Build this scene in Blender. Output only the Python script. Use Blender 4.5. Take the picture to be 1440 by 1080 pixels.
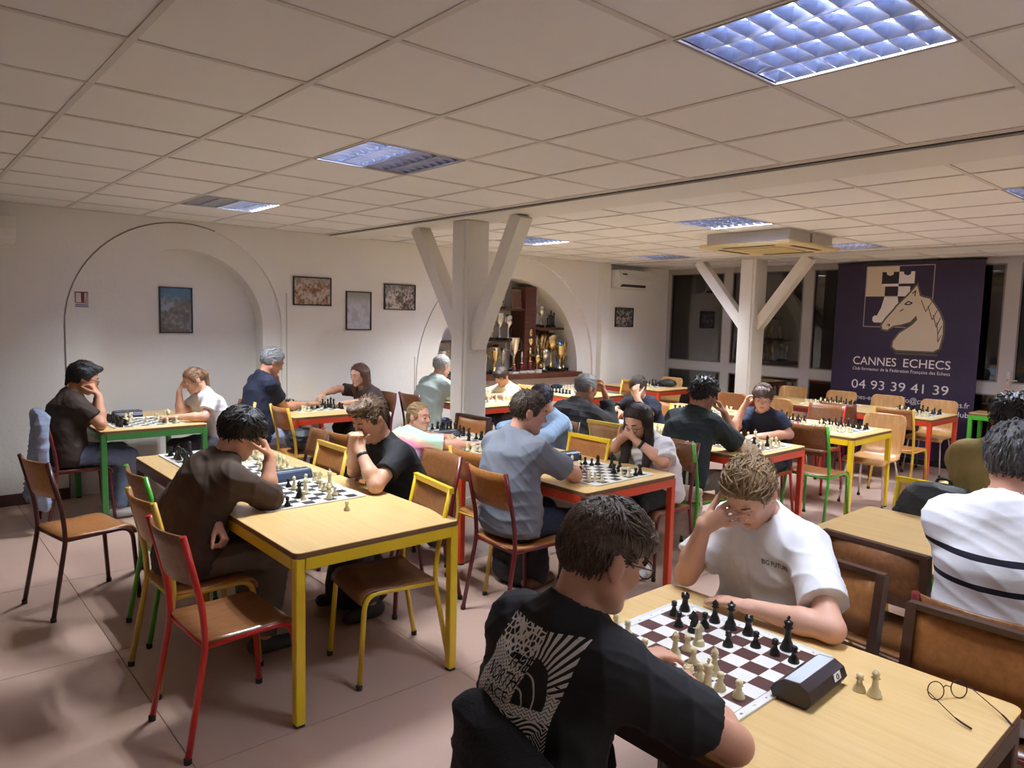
import bpy, bmesh, math, random
import numpy as np
from mathutils import Vector, Matrix
for o in list(bpy.data.objects): bpy.data.objects.remove(o)
SC = bpy.context.scene
COL = SC.collection
# ---------------------------------------------------------------- camera, world, lights, exposure
cd = bpy.data.cameras.new('camera'); cam = bpy.data.objects.new('camera', cd); COL.objects.link(cam)
cd.sensor_width = 36.0; cd.lens = 25.139; cd.clip_start = 0.05
_r = [[0.751151, 0.042633, -0.658753], [-0.659684, 0.085196, -0.746699], [0.024289, 0.995452, 0.092119]]
cam.matrix_world = Matrix.Translation((0, 0, 1.70)) @ Matrix(_r).to_4x4()
SC.camera = cam
wd = bpy.data.worlds.new('night'); SC.world = wd; wd.use_nodes = True
wd.node_tree.nodes['Background'].inputs[0].default_value = (0.010, 0.009, 0.011, 1)
wd.node_tree.nodes['Background'].inputs[1].default_value = 1.0
SC.view_settings.view_transform = 'Standard'; SC.view_settings.look = 'None'
SC.view_settings.exposure = 1.36; SC.view_settings.gamma = 1.0; SC.view_settings.use_curve_mapping = False
CEIL = 2.55
# ceiling light fittings: (x0, y0, lit tubes) ; tubes run along y, counted from low x
FIT = [(1.834, 0.784, (1, 1, 1, 1)), (1.834, 3.184, (1, 1, 0, 0)), (1.834, 5.584, (0, 0, 1, 1)), (5.14, 3.184, (1, 1, 1, 1)),
       (5.14, 5.584, (1, 1, 1, 1)), (7.54, 5.584, (1, 1, 0, 0)), (7.54, 3.184, (1, 1, 0, 0)), (5.14, 0.784, (1, 1, 1, 1)),
       (1.834, -1.216, (1, 1, 1, 1)), (7.54, 0.784, (1, 1, 1, 1))]
TUBE_W = 15.0          # watts of each lit tube lamp
POWER = (.29, 1.45, 1.7, 1.0, 1.3, 1.2, 1.2, .7, .45, .8)   # per-fitting balance, set to even out the brightness
LIGHT_COL = (0.90, 0.96, 1.0)
def tube_lamp(x, y, k):
    l = bpy.data.lights.new('tube_lamp', 'AREA'); l.shape = 'RECTANGLE'; l.size = 0.06; l.size_y = 0.52
    l.energy = TUBE_W * k; l.color = LIGHT_COL
    o = bpy.data.objects.new('tube_lamp', l); COL.objects.link(o); o.location = (x, y, CEIL + 0.062)
    return o
for (fx, fy, lit), k in zip(FIT, POWER):
    for i in range(4):
        if lit[i]: tube_lamp(fx + 0.075 + 0.15 * i, fy + 0.3, k)
# ---------------------------------------------------------------- helpers
RNG = random.Random(7)
def V(*a): return np.array(a if len(a) > 1 else a[0], float)
def nrm(v): v = np.array(v, float); return v / (np.linalg.norm(v) + 1e-12)
def link(name, me, mat=None, parent=None, loc=None, rz=0):
    o = bpy.data.objects.new(name, me); COL.objects.link(o)
    if mat is not None and me is not None and not me.materials: me.materials.append(mat)
    if parent is not None: o.parent = parent
    if loc is not None: o.location = loc
    if rz: o.rotation_euler = (0, 0, rz)
    return o
def tag(o, label=None, cat=None, group=None, kind=None):
    if label: o['label'] = label
    if cat: o['category'] = cat
    if group: o['group'] = group
    if kind: o['kind'] = kind
    return o
def thing(name, label, cat, loc=(0, 0, 0), rz=0, group=None):
    o = bpy.data.objects.new(name, None); COL.objects.link(o); o.location = loc; o.rotation_euler = (0, 0, rz)
    o.empty_display_size = 0.05
    return tag(o, label, cat, group)
def copy_tree(o, parent=None):
    c = o.copy(); COL.objects.link(c); c.parent = parent
    for ch in list(o.children): copy_tree(ch, c)
    return c
class MB:
    """collects simple solids, then links them as one mesh"""
    def __init__(s): s.v = []; s.f = []; s.sm = []; s.m = []
    def add(s, v, f, smooth=False, m=0):
        b = len(s.v); s.v += [tuple(float(c) for c in p) for p in v]
        s.f += [tuple(b + i for i in q) for q in f]; s.sm += [smooth] * len(f); s.m += [m] * len(f); return s
    def box(s, x0, x1, y0, y1, z0, z1, m=0):
        return s.add([(x0,y0,z0),(x1,y0,z0),(x1,y1,z0),(x0,y1,z0),(x0,y0,z1),(x1,y0,z1),(x1,y1,z1),(x0,y1,z1)],
            [(3,2,1,0),(4,5,6,7),(0,1,5,4),(1,2,6,5),(2,3,7,6),(3,0,4,7)], m=m)
    def bbox(s, x0, x1, y0, y1, z0, z1, b=0.004, m=0):
        """box with chamfered vertical edges and top/bottom"""
        def ring(z, d): return [(x0+b+d,y0+d,z),(x1-b-d,y0+d,z),(x1-d,y0+b+d,z),(x1-d,y1-b-d,z),(x1-b-d,y1-d,z),(x0+b+d,y1-d,z),(x0+d,y1-b-d,z),(x0+d,y0+b+d,z)]
        R = [ring(z0, b*.6), ring(z0+b*.6, 0), ring(z1-b*.6, 0), ring(z1, b*.6)]
        v = sum(R, []); f = [tuple(range(7, -1, -1)), tuple(range(24, 32))]
        for k in range(3): f += [(k*8+i, k*8+(i+1) % 8, k*8+8+(i+1) % 8, k*8+8+i) for i in range(8)]
        return s.add(v, f, m=m)
    def rbox(s, x0, x1, y0, y1, z0, z1, r=.03, n=5, m=0):
        ring = []
        for cx_, cy_, a0 in ((x1-r, y0+r, -90), (x1-r, y1-r, 0), (x0+r, y1-r, 90), (x0+r, y0+r, 180)):
            ring += [(cx_+r*math.cos(math.radians(a0+90*k/n)), cy_+r*math.sin(math.radians(a0+90*k/n))) for k in range(n+1)]
        return s.prism(ring, z0, z1, lambda u, v, d: (u, v, d), m)
    def bar(s, a, b, w, h, up=(0, 0, 1), m=0):
        a = V(a); b = V(b); d = nrm(b-a); sx = nrm(np.cross(d, up)); sy = np.cross(sx, d)
        v = [p + sx*i*w/2 + sy*j*h/2 for p in (a, b) for i, j in ((-1,-1),(1,-1),(1,1),(-1,1))]
        return s.add(v, [(0,1,2,3),(7,6,5,4),(0,4,5,1),(1,5,6,2),(2,6,7,3),(3,7,4,0)], m=m)
    def tube(s, pts, r, n=10, m=0, closed=False, cap=True):
        pts = [V(p) for p in pts]; N = len(pts); rr = r if hasattr(r, '__len__') else [r]*N
        t = [nrm(pts[(i+1) % N if closed else min(i+1, N-1)] - pts[(i-1) % N if closed else max(i-1, 0)]) for i in range(N)]
        ref = V(0, 0, 1) if abs(t[0][2]) < .9 else V(1, 0, 0)
        x = nrm(np.cross(t[0], ref)); v = []
        for i in range(N):
            x = nrm(x - t[i]*np.dot(x, t[i])); y = np.cross(t[i], x)
            v += [pts[i] + (x*math.cos(2*math.pi*k/n) + y*math.sin(2*math.pi*k/n))*rr[i] for k in range(n)]
        f = []
        for i in range(N if closed else N-1):
            j = (i+1) % N
            f += [(i*n+k, i*n+(k+1) % n, j*n+(k+1) % n, j*n+k) for k in range(n)]
        s.add(v, f, True, m)
        if cap and not closed:
            b = len(s.v)-len(v)
            s.f += [tuple(b+k for k in range(n-1, -1, -1)), tuple(b+(N-1)*n+k for k in range(n))]; s.sm += [False]*2; s.m += [m]*2
        return s
    def lathe(s, prof, n=14, c=(0, 0, 0), m=0, sx=1, sy=1):
        v = []; f = []
        for r, z in prof: v += [(c[0]+sx*r*math.cos(2*math.pi*k/n), c[1]+sy*r*math.sin(2*math.pi*k/n), c[2]+z) for k in range(n)]
        for i in range(len(prof)-1): f += [(i*n+k, i*n+(k+1) % n, i*n+n+(k+1) % n, i*n+n+k) for k in range(n)]
        f += [tuple(range(n-1, -1, -1)), tuple((len(prof)-1)*n+k for k in range(n))]
        return s.add(v, f, True, m)
    def ball(s, c, r, n=10, k=6, ax=None, m=0):
        r = (r, r, r) if not hasattr(r, '__len__') else r
        A = np.eye(3) if ax is None else np.array(ax, float)
        v = []; f = []
        for i in range(k+1):
            t = math.pi*i/k; t = min(max(t, .05), math.pi-.05)
            for j in range(n):
                p = V(r[0]*math.sin(t)*math.cos(2*math.pi*j/n), r[1]*math.sin(t)*math.sin(2*math.pi*j/n), r[2]*math.cos(t))
                v.append(V(c) + A.T @ p)
        for i in range(k): f += [(i*n+j, i*n+n+j, i*n+n+(j+1) % n, i*n+(j+1) % n) for j in range(n)]
        f += [tuple(range(n)), tuple(k*n+j for j in range(n-1, -1, -1))]
        return s.add(v, f, True, m)
    def prism(s, poly, d0, d1, fn, m=0):
        """polygon extruded: fn(u, v, d) -> xyz"""
        n = len(poly); v = [fn(u, w, d0) for u, w in poly] + [fn(u, w, d1) for u, w in poly]
        f = [tuple(range(n-1, -1, -1)), tuple(range(n, 2*n))] + [(i, (i+1) % n, n+(i+1) % n, n+i) for i in range(n)]
        return s.add(v, f, m=m)
    def sheet(s, P, th, m=0, smooth=True):
        """grid of points P[i][j] thickened along its normals"""
        P = np.array(P, float); a, b = P.shape[:2]
        du = np.gradient(P, axis=0); dv = np.gradient(P, axis=1); N = np.cross(du, dv); N /= np.linalg.norm(N, axis=2, keepdims=True)+1e-12
        Q = np.concatenate([(P+N*th/2).reshape(-1, 3), (P-N*th/2).reshape(-1, 3)]); o = a*b; f = []
        for i in range(a-1):
            for j in range(b-1):
                q = (i*b+j, (i+1)*b+j, (i+1)*b+j+1, i*b+j+1); f.append(q); f.append(tuple(o+k for k in q[::-1]))
        ring = [(i, 0) for i in range(a)] + [(a-1, j) for j in range(1, b)] + [(i, b-1) for i in range(a-2, -1, -1)] + [(0, j) for j in range(b-2, 0, -1)]
        ids = [i*b+j for i, j in ring]
        f += [(ids[(k+1) % len(ids)], ids[k], o+ids[k], o+ids[(k+1) % len(ids)]) for k in range(len(ids))]
        return s.add(Q, f, smooth, m)
    def mesh(s, name, mats=()):
        me = bpy.data.meshes.new(name); me.from_pydata(s.v, [], s.f)
        me.polygons.foreach_set('use_smooth', s.sm); me.polygons.foreach_set('material_index', s.m)
        for m in mats: me.materials.append(m)
        me.validate(); 
        return me
    def obj(s, name, mat, parent=None, loc=None, rz=0):
        mats = mat if isinstance(mat, (list, tuple)) else (mat,)
        return link(name, s.mesh(name, mats), None, parent, loc, rz)
def bez(pts, n=6):
    """polyline through pts with rounded corners given as (p, radius)"""
    out = []
    for i, (p, r) in enumerate(pts):
        p = V(p)
        if r == 0 or i in (0, len(pts)-1): out.append(p); continue
        a = p + nrm(V(pts[i-1][0])-p)*r; b = p + nrm(V(pts[i+1][0])-p)*r
        for k in range(n+1):
            t = k/n; out.append((1-t)**2*a + 2*t*(1-t)*p + t*t*b)
    return out
def text_mesh(s, size, name='lettering', align='LEFT', sx=1.0, ext=0.0, off=0.0):
    c = bpy.data.curves.new('t', 'FONT'); c.body = s; c.size = size; c.align_x = align; c.extrude = ext; c.offset = off; c.resolution_u = 3
    o = bpy.data.objects.new('t', c); COL.objects.link(o)
    dg = bpy.context.evaluated_depsgraph_get(); me = bpy.data.meshes.new_from_object(o.evaluated_get(dg))
    bpy.data.objects.remove(o); bpy.data.curves.remove(c)
    if sx != 1: me.transform(Matrix.Diagonal((sx, 1, 1, 1)))
    me.name = name; return me
def text_fit(s, width, height, name='lettering', off=0.0):
    me = text_mesh(s, 1.0, name, off=off); co = np.array([v.co[:] for v in me.vertices]); lo = co.min(0); hi = co.max(0)
    cap = 0.69
    me.transform(Matrix.Diagonal((width/(hi[0]-lo[0]), height/cap, 1, 1)) @ Matrix.Translation((-lo[0], 0, 0))); return me
# ---------------------------------------------------------------- materials
def srgb(r, g, b):
    f = lambda c: (c/255/12.92 if c/255 <= .04045 else ((c/255+.055)/1.055)**2.4)
    return (f(r), f(g), f(b), 1)
MATS = {}
def mat(name, col, rough=.55, metal=0, bump=0, bscale=60, var=0, vscale=8, stretch=None, spec=.5, coat=0, emit=None, estr=0, coord='Object', sheen=0):
    if name in MATS: return MATS[name]
    m = bpy.data.materials.new(name); m.use_nodes = True; N = m.node_tree.nodes; L = m.node_tree.links; b = N['Principled BSDF']
    col = tuple(col) if len(col) == 4 else (*col, 1)
    b.inputs['Base Color'].default_value = col; b.inputs['Roughness'].default_value = rough; b.inputs['Metallic'].default_value = metal
    b.inputs['Specular IOR Level'].default_value = spec; b.inputs['Coat Weight'].default_value = coat
    if sheen: b.inputs['Sheen Weight'].default_value = sheen
    if emit: b.inputs['Emission Color'].default_value = (*emit[:3], 1); b.inputs['Emission Strength'].default_value = estr
    if bump or var:
        tc = N.new('ShaderNodeTexCoord'); mp = N.new('ShaderNodeMapping'); L.new(tc.outputs[coord], mp.inputs[0])
        if stretch: mp.inputs['Scale'].default_value = stretch
    if var:
        nz = N.new('ShaderNodeTexNoise'); nz.inputs['Scale'].default_value = vscale; nz.inputs['Detail'].default_value = 5; L.new(mp.outputs[0], nz.inputs[0])
        mx = N.new('ShaderNodeMix'); mx.data_type = 'RGBA'; L.new(nz.outputs[0], mx.inputs[0])
        mx.inputs[6].default_value = tuple(c*(1-var) for c in col[:3])+(1,); mx.inputs[7].default_value = tuple(min(1, c*(1+var)) for c in col[:3])+(1,)
        L.new(mx.outputs[2], b.inputs['Base Color'])
    if bump:
        n2 = N.new('ShaderNodeTexNoise'); n2.inputs['Scale'].default_value = bscale; n2.inputs['Detail'].default_value = 4; L.new(mp.outputs[0], n2.inputs[0])
        bp = N.new('ShaderNodeBump'); bp.inputs['Strength'].default_value = bump; bp.inputs['Distance'].default_value = .01
        L.new(n2.outputs[0], bp.inputs['Height']); L.new(bp.outputs[0], b.inputs['Normal'])
    MATS[name] = m; return m
def nodes(m): return m.node_tree.nodes, m.node_tree.links, m.node_tree.nodes['Principled BSDF']
def ramp(N, stops, interp='LINEAR'):
    r = N.new('ShaderNodeValToRGB'); r.color_ramp.interpolation = interp
    e = r.color_ramp.elements
    while len(e) < len(stops): e.new(0.5)
    for i, (p, c) in enumerate(stops): e[i].position = p; e[i].color = c if len(c) == 4 else (*c, 1)
    return r
def mth(N, L, op, a, b=None, c=None):
    n = N.new('ShaderNodeMath'); n.operation = op
    for i, x in enumerate((a, b, c)):
        if x is None: continue
        if isinstance(x, (int, float)): n.inputs[i].default_value = x
        else: L.new(x, n.inputs[i])
    return n.outputs[0]
def wood(name, c1, c2, rough=.4, scale=(40, 1.6, 40), coat=.1):
    if name in MATS: return MATS[name]
    m = mat(name, c1, rough, coat=coat); N, L, b = nodes(m)
    tc = N.new('ShaderNodeTexCoord'); mp = N.new('ShaderNodeMapping'); mp.inputs['Scale'].default_value = scale; L.new(tc.outputs['Object'], mp.inputs[0])
    nz = N.new('ShaderNodeTexNoise'); nz.inputs['Scale'].default_value = 1.2; nz.inputs['Detail'].default_value = 6; nz.inputs['Distortion'].default_value = .6; L.new(mp.outputs[0], nz.inputs[0])
    r = ramp(N, [(.3, c1), (.7, c2)]); L.new(nz.outputs[0], r.inputs[0]); L.new(r.outputs[0], b.inputs['Base Color'])
    return m
M_WALL = mat('white_paint', srgb(234, 230, 223), .75, bump=.15, bscale=35, var=.02, vscale=2)
M_TILE = mat('ceiling_tile_board', srgb(230, 228, 225), .9, bump=.1, bscale=180, var=.02, vscale=3)
M_TBAR = mat('ceiling_grid_enamel', srgb(208, 202, 195), .6)
M_DARKGAP = mat('void_shade', (.012, .010, .009), .9)
M_BEAM = mat('beam_paint', srgb(216, 213, 208), .6, bump=.1, bscale=20)
M_FLOOR = mat('linoleum', srgb(182, 153, 137), .42, bump=.03, bscale=9, var=.09, vscale=2.2, spec=.35)
M_BASEB = mat('baseboard_paint', srgb(80, 52, 52), .5)
M_CHROME = mat('chrome', (.72, .72, .74), .18, 1)
M_LOUV = mat('louvre_aluminium', (.54, .60, .82), .2, 1)
M_TUBE = mat('lit_tube', (1, 1, 1), .3, emit=(.80, .88, 1.0), estr=16)
M_TUBEOFF = mat('unlit_tube', (.75, .73, .70), .25)
M_HOUS = mat('fitting_housing', srgb(190, 190, 195), .3, .6)
M_BLACK = mat('black_plastic', (.012, .012, .013), .35)
M_RUB = mat('black_rubber', (.015, .015, .015), .7)
M_WHITEP = mat('white_plastic', srgb(225, 222, 214), .4)
M_SHIRTW = None
M_LAM = wood('beech_laminate', srgb(221, 187, 128), srgb(212, 176, 115), .36, (46, 1.4, 46), .12)
M_LAME = wood('ply_edge', srgb(132, 96, 62), srgb(96, 66, 42), .6, (3, 3, 300), 0)
M_PLY = wood('chair_ply_brown', srgb(140, 92, 52), srgb(116, 72, 38), .38, (6, 40, 40), .2)
M_PLYL = wood('chair_ply_light', srgb(206, 158, 98), srgb(188, 138, 80), .38, (40, 40, 4), .2)
M_PLYO = wood('chair_ply_orange', srgb(176, 118, 62), srgb(156, 98, 48), .38, (6, 40, 40), .2)
PAINT = dict(yellow=mat('yellow_enamel', srgb(226, 190, 30), .32, coat=.3), yellow_old=mat('old_yellow_enamel', srgb(210, 172, 62), .36, coat=.2),
    red=mat('red_enamel', srgb(196, 28, 22), .3, coat=.3), orange=mat('orange_red_enamel', srgb(206, 66, 34), .32, coat=.3),
    green=mat('green_enamel', srgb(70, 168, 48), .32, coat=.3), greent=mat('table_green_enamel', srgb(62, 132, 62), .4, coat=.1),
    maroon=mat('maroon_enamel', srgb(104, 26, 30), .34, coat=.25), brown=mat('brown_enamel', srgb(72, 46, 34), .4, coat=.15), darkred=mat('dark_maroon_enamel', srgb(70, 26, 22), .36, coat=.2))
# ---------------------------------------------------------------- the room
WY = 7.28; WX = 9.85; X0 = -1.6; Y0 = -1.7
def struct(name, mb, m, parent=None): 
    o = mb.obj(name, m, parent)
    if parent is None: o['kind'] = 'structure'
    return o
# floor: base with joints, then each slab
fl = struct('floor', MB().box(X0, WX, Y0, 8.2, -.08, -.006), mat('floor_joint', srgb(96, 74, 64), .8))
xs = [X0] + [.81 + 1.21*k for k in range(-1, 8)] + [WX]; ys = [Y0] + [2.64 + 1.21*k for k in range(-3, 4)] + [8.0]
slabs = {}
for i in range(len(xs)-1):
    for j in range(len(ys)-1):
        w, d = round(xs[i+1]-xs[i], 3), round(ys[j+1]-ys[j], 3); g = .0018
        if w < .02 or d < .02: continue
        if (w, d) not in slabs: slabs[(w, d)] = MB().box(-w/2+g, w/2-g, -d/2+g, d/2-g, -.006, 0).mesh('floor_slab', [M_FLOOR])
        link('floor_slab', slabs[(w, d)], None, fl, ((xs[i]+xs[i+1])/2, (ys[j]+ys[j+1])/2, 0))
# ceiling: void slab, grid runners, tiles
ce = struct('ceiling', MB().box(X0, WX, Y0, WY, CEIL+.16, CEIL+.24), M_DARKGAP)
def cuts(a, b, g0, st=.6):
    k = math.ceil((a-g0)/st - 1e-6); out = [a]
    while g0+st*k < b-.02:
        if g0+st*k > a+.02: out.append(g0+st*k)
        k += 1
    return out+[b]
SECT = [(X0, 3.68, .634), (4.15, 8.365, 4.54), (8.80, WX-.06, 8.74)]
YC = cuts(Y0, WY, .784); tile_me = {}
for a, b, g0 in SECT:
    XC = cuts(a, b, g0)
    for i in range(len(XC)-1):
        for j in range(len(YC)-1):
            xc, yc = (XC[i]+XC[i+1])/2, (YC[j]+YC[j+1])/2
            if any(abs(xc-fx-.3) < .25 and abs(yc-fy-.3) < .25 for fx, fy, _ in FIT): continue
            w, d = round(XC[i+1]-XC[i], 3), round(YC[j+1]-YC[j], 3)
            if (w, d) not in tile_me:
                tile_me[(w, d)] = MB().box(-w/2+.002, w/2-.002, -d/2+.002, d/2-.002, .0025, .018).mesh('ceiling_tile', [M_TILE])
            sag = RNG.uniform(-.0015, .0008)
            if w < .1 and yc < 1.3 and a < 0: continue
            link('ceiling_tile', tile_me[(w, d)], None, ce, (xc, yc, CEIL+sag))
    for x in XC: MB().box(-.012, .012, Y0, WY, -.003, .003).obj('grid_runner', M_TBAR, ce, (min(max(x, a+.012), b-.012), 0, CEIL))
    for y in YC: MB().box(a, b, -.012, .012, -.0025, .003).obj('cross_runner', M_TBAR, ce, (0, min(max(y, Y0+.012), WY-.012), CEIL))
# beams; the shade of the slot beside them is a flush black strip
for n, a, b in (('trim_1', 3.725, 4.15), ('trim_2', 8.395, 8.80)):
    struct(n, MB().box(a, b, Y0, WY+.02, CEIL-.012, CEIL+.16), M_BEAM)
struct('slot_shade', MB().box(3.681, 3.7249, Y0, WY, CEIL-.0005, CEIL+.16).box(8.366, 8.3949, Y0, WY, CEIL-.0005, CEIL+.16), M_DARKGAP)
# wall with the two arched niches
def arch_z(x, cx, cz, r): return cz + math.sqrt(max(r*r-(x-cx)**2, 0))
A1 = (2.185, 1.535, .985); A2o = (6.45, .95, 1.585); A2 = (6.45, .95, 1.28)
A1i = (2.22, 1.52, .76)
mb = MB()
def quad(mb, *p, sm=False): mb.add(p, [tuple(range(len(p)))], sm)
NS = 40
def arc(c, n=NS): return [(c[0]-c[2]*math.cos(math.pi*k/n), c[1]+c[2]*math.sin(math.pi*k/n)) for k in range(n+1)]
H = CEIL+.2
def face(xa, xb, za, zb, y): quad(mb, (xa, y, za), (xb, y, za), (xb, y, zb), (xa, y, zb))
a1, a1i, a2o, a2 = arc(A1), arc(A1i), arc(A2o), arc(A2)
face(X0, a1[0][0], 0, H, WY); face(a1[-1][0], a2o[0][0], 0, H, WY); face(a2o[-1][0], WX, 0, H, WY)
for k in range(NS):
    (xa, za), (xb, zb) = a1[k], a1[k+1]; quad(mb, (xa, WY, za), (xb, WY, zb), (xb, WY, H), (xa, WY, H))
    (xa, za), (xb, zb) = a2o[k], a2o[k+1]; quad(mb, (xa, WY, za), (xb, WY, zb), (xb, WY, H), (xa, WY, H))
D1a, D1 = WY+.035, WY+.235
def loft(pa, ya, pb, yb):
    for k in range(len(pa)-1): quad(mb, (pa[k][0], ya, pa[k][1]), (pb[k][0], yb, pb[k][1]), (pb[k+1][0], yb, pb[k+1][1]), (pa[k+1][0], ya, pa[k+1][1]), sm=True)
e1 = [(a1[0][0], 0)]+a1+[(a1[-1][0], 0)]; e1i = [(a1i[0][0], 0)]+a1i+[(a1i[-1][0], 0)]
loft(e1, WY, e1, D1a); loft(e1i, D1a, e1i, D1)
for k in range(len(e1)-1): quad(mb, (e1[k][0], D1a, e1[k][1]), (e1[k+1][0], D1a, e1[k+1][1]), (e1i[k+1][0], D1a, e1i[k+1][1]), (e1i[k][0], D1a, e1i[k][1]))
for k in range(NS):
    (xa, za), (xb, zb) = a1i[k], a1i[k+1]; quad(mb, (xa, D1, 0), (xb, D1, 0), (xb, D1, zb), (xa, D1, za))
D2, D3 = WY+.035, WY+.42; SZ = .88
e2 = [(a2o[0][0], 0)]+a2o+[(a2o[-1][0], 0)]
loft(e2, WY, e2, D2)
for k in range(NS):  # recess face between the outer and the inner arch
    quad(mb, (a2o[k][0], D2, a2o[k][1]), (a2o[k+1][0], D2, a2o[k+1][1]), (a2[k+1][0], D2, a2[k+1][1]), (a2[k][0], D2, a2[k][1]))
face(a2o[0][0], a2[0][0], 0, .95, D2); face(a2[-1][0], a2o[-1][0], 0, .95, D2); face(a2[0][0], a2[-1][0], 0, SZ, D2)
e2i = [(a2[0][0], SZ)]+a2+[(a2[-1][0], SZ)]; loft(e2i, D2, e2i, D3)
for k in range(NS):
    (xa, za), (xb, zb) = a2[k], a2[k+1]; quad(mb, (xa, D3, SZ), (xb, D3, SZ), (xb, D3, zb), (xa, D3, za))
quad(mb, (a2[0][0], D2, SZ), (a2[-1][0], D2, SZ), (a2[-1][0], D3, SZ), (a2[0][0], D3, SZ))
mb.box(X0, WX+.1, WY+.5, WY+.56, -.02, H)
struct('wall_back', mb, M_WALL)
struct('wall_left', MB().box(X0-.1, X0, Y0, 8.0, 0, H), M_WALL)
struct('wall_near', MB().box(X0, WX+.1, Y0-.1, Y0, 0, H), M_WALL)
struct('baseboard_back', MB().box(X0, a1[0][0], WY-.012, WY, 0, .10).box(a1[-1][0], a2o[0][0], WY-.012, WY, 0, .10).box(a2o[-1][0], WX, WY-.012, WY, 0, .10), M_BASEB)
M_ARCHT = mat('arch_edge_shade', srgb(150, 138, 128), .7); M_ARCHL = mat('arch_edge_shade_pale', srgb(186, 180, 174), .7)  # added tubes draw the dark shade line along the arch edges
for nm_, c_, e_ in (('arch_edge_1', A1, .62), ('arch_edge_2', A2o, .42)):
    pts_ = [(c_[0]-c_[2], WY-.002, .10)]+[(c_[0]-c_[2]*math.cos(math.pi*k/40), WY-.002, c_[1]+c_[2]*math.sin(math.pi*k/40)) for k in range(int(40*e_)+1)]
    struct(nm_, MB().tube([p_ for p_ in pts_ if p_[2] < CEIL-.012], .0065, 8), M_ARCHT if nm_ == 'arch_edge_1' else M_ARCHL)
# a pilaster where the second beam meets the wall
struct('trim_4', MB().bbox(8.10, 8.27, WY-.10, WY, 0, CEIL), M_WALL)
struct('trim_5', MB().box(4.84-.004, 4.84+.004, WY-.006, WY, 0, 1.2).box(3.215, 3.225, WY-.004, WY+.001, 0, 1.9), mat('conduit', srgb(186, 180, 170), .6))
# window wall
M_ALU = mat('window_frame_aluminium', srgb(176, 170, 164), .5)
m = bpy.data.materials.new('night_glass'); m.use_nodes = True; N = m.node_tree.nodes; L = m.node_tree.links
for n_ in list(N):
    if n_.type != 'OUTPUT_MATERIAL': N.remove(n_)
fr = N.new('ShaderNodeFresnel'); fr.inputs[0].default_value = 1.75; tr = N.new('ShaderNodeBsdfTransparent'); tr.inputs[0].default_value = (.7, .7, .72, 1)
gl = N.new('ShaderNodeBsdfGlossy'); gl.inputs['Roughness'].default_value = .02; gl.inputs[0].default_value = (.9, .88, .85, 1)
mx = N.new('ShaderNodeMixShader'); L.new(fr.outputs[0], mx.inputs[0]); L.new(tr.outputs[0], mx.inputs[1]); L.new(gl.outputs[0], mx.inputs[2])
L.new(mx.outputs[0], [n_ for n_ in N if n_.type == 'OUTPUT_MATERIAL'][0].inputs[0]); M_GLASS = m
WINS = [('window_1', 6.15, 7.28), ('window_2', 4.87, 6.15), ('window_3', 3.60, 4.87), ('window_4', 2.44, 3.60), ('door_1', 1.25, 2.44), ('window_5', -.2, 1.25), ('window_6', Y0, -.2)]
for n, ya, yb in WINS:
    o = struct(n, MB().box(WX-.03, WX+.03, ya, ya+.075, 0, CEIL).box(WX-.03, WX+.03, yb-.075, yb, 0, CEIL), M_ALU)
    f = MB().box(WX-.03, WX+.03, ya+.075, yb-.075, 2.47, CEIL).box(WX-.03, WX+.03, ya+.075, yb-.075, .94, 1.08).box(WX-.03, WX+.03, ya+.075, yb-.075, 0, .09)
    f.obj('transom', M_ALU, o)
    for za, zb in ((.09, .94), (1.08, 2.47)):
        MB().box(WX-.004, WX+.004, ya+.075, yb-.075, za, zb).obj('pane', M_GLASS, o)
        g = MB(); w = .016; yy0, yy1 = ya+.075, yb-.075
        g.box(WX-.036, WX-.02, yy0, yy0+w, za, zb).box(WX-.036, WX-.02, yy1-w, yy1, za, zb).box(WX-.036, WX-.02, yy0, yy1, za, za+w).box(WX-.036, WX-.02, yy0, yy1, zb-w, zb)
        g.obj('glazing_bead', mat('bead', srgb(120, 114, 110), .5), o)
    if n == 'door_1':
        MB().box(WX-.05, WX-.03, 2.385, 2.425, 1.0, 1.22).tube([(WX-.05, 2.405, 1.12), (WX-.09, 2.405, 1.12), (WX-.09, 2.30, 1.12)], .009).obj('door_handle', M_CHROME, o)
struct('wall_outside', MB().box(WX+2.6, WX+2.7, Y0-2, 9.5, -.1, 3.2).box(WX+.06, WX+2.7, Y0-2, 9.5, -.12, -.08), mat('dark_facade', srgb(70, 66, 64), .9, var=.3, vscale=1.5))
# posts with their two braces
def post(xa, xb, ya, yb, cy0, cy1, zb0, zb1, label):
    cx, cy = (xa+xb)/2, (ya+yb)/2
    t = thing('timber_post', label, 'post', (cx, cy, 0))
    MB().bbox(xa-cx, xb-cx, ya-cy, yb-cy, 0, CEIL-.013, .012).obj('shaft', mat('post_paint', srgb(222, 217, 207), .55, bump=.2, bscale=14, stretch=(6, 6, .6)), t)
    MB().bbox(xa-cx-.012, xa-cx+.045, ya-cy+.03, yb-cy-.03, .0, CEIL-.02, .006).obj('cladding_strip', MATS['post_paint'], t)
    MB().bbox(xa-cx-.015, xb-cx+.015, ya-cy-.015, yb-cy+.015, 0, .09, .006).obj('plinth', MATS['post_paint'], t)
    for (yt, ybm, zz) in ((cy0, ya+.02, zb0), (cy1, yb-.02, zb1)):
        b = MB(); b.bar((0, yt-cy, CEIL-.013+.05*0), (0, ybm-cy, zz), .13, .135, (1, 0, 0)); b.obj('brace', MATS['post_paint'], t)
    for z in (2.4, 1.9): MB().lathe([(.012, 0), (.012, .006), (.006, .009)], 8).obj('bolt_head', M_CHROME, t, (xa-cx, 0, z)).rotation_euler = (0, -math.pi/2, 0)
    return t
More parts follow.
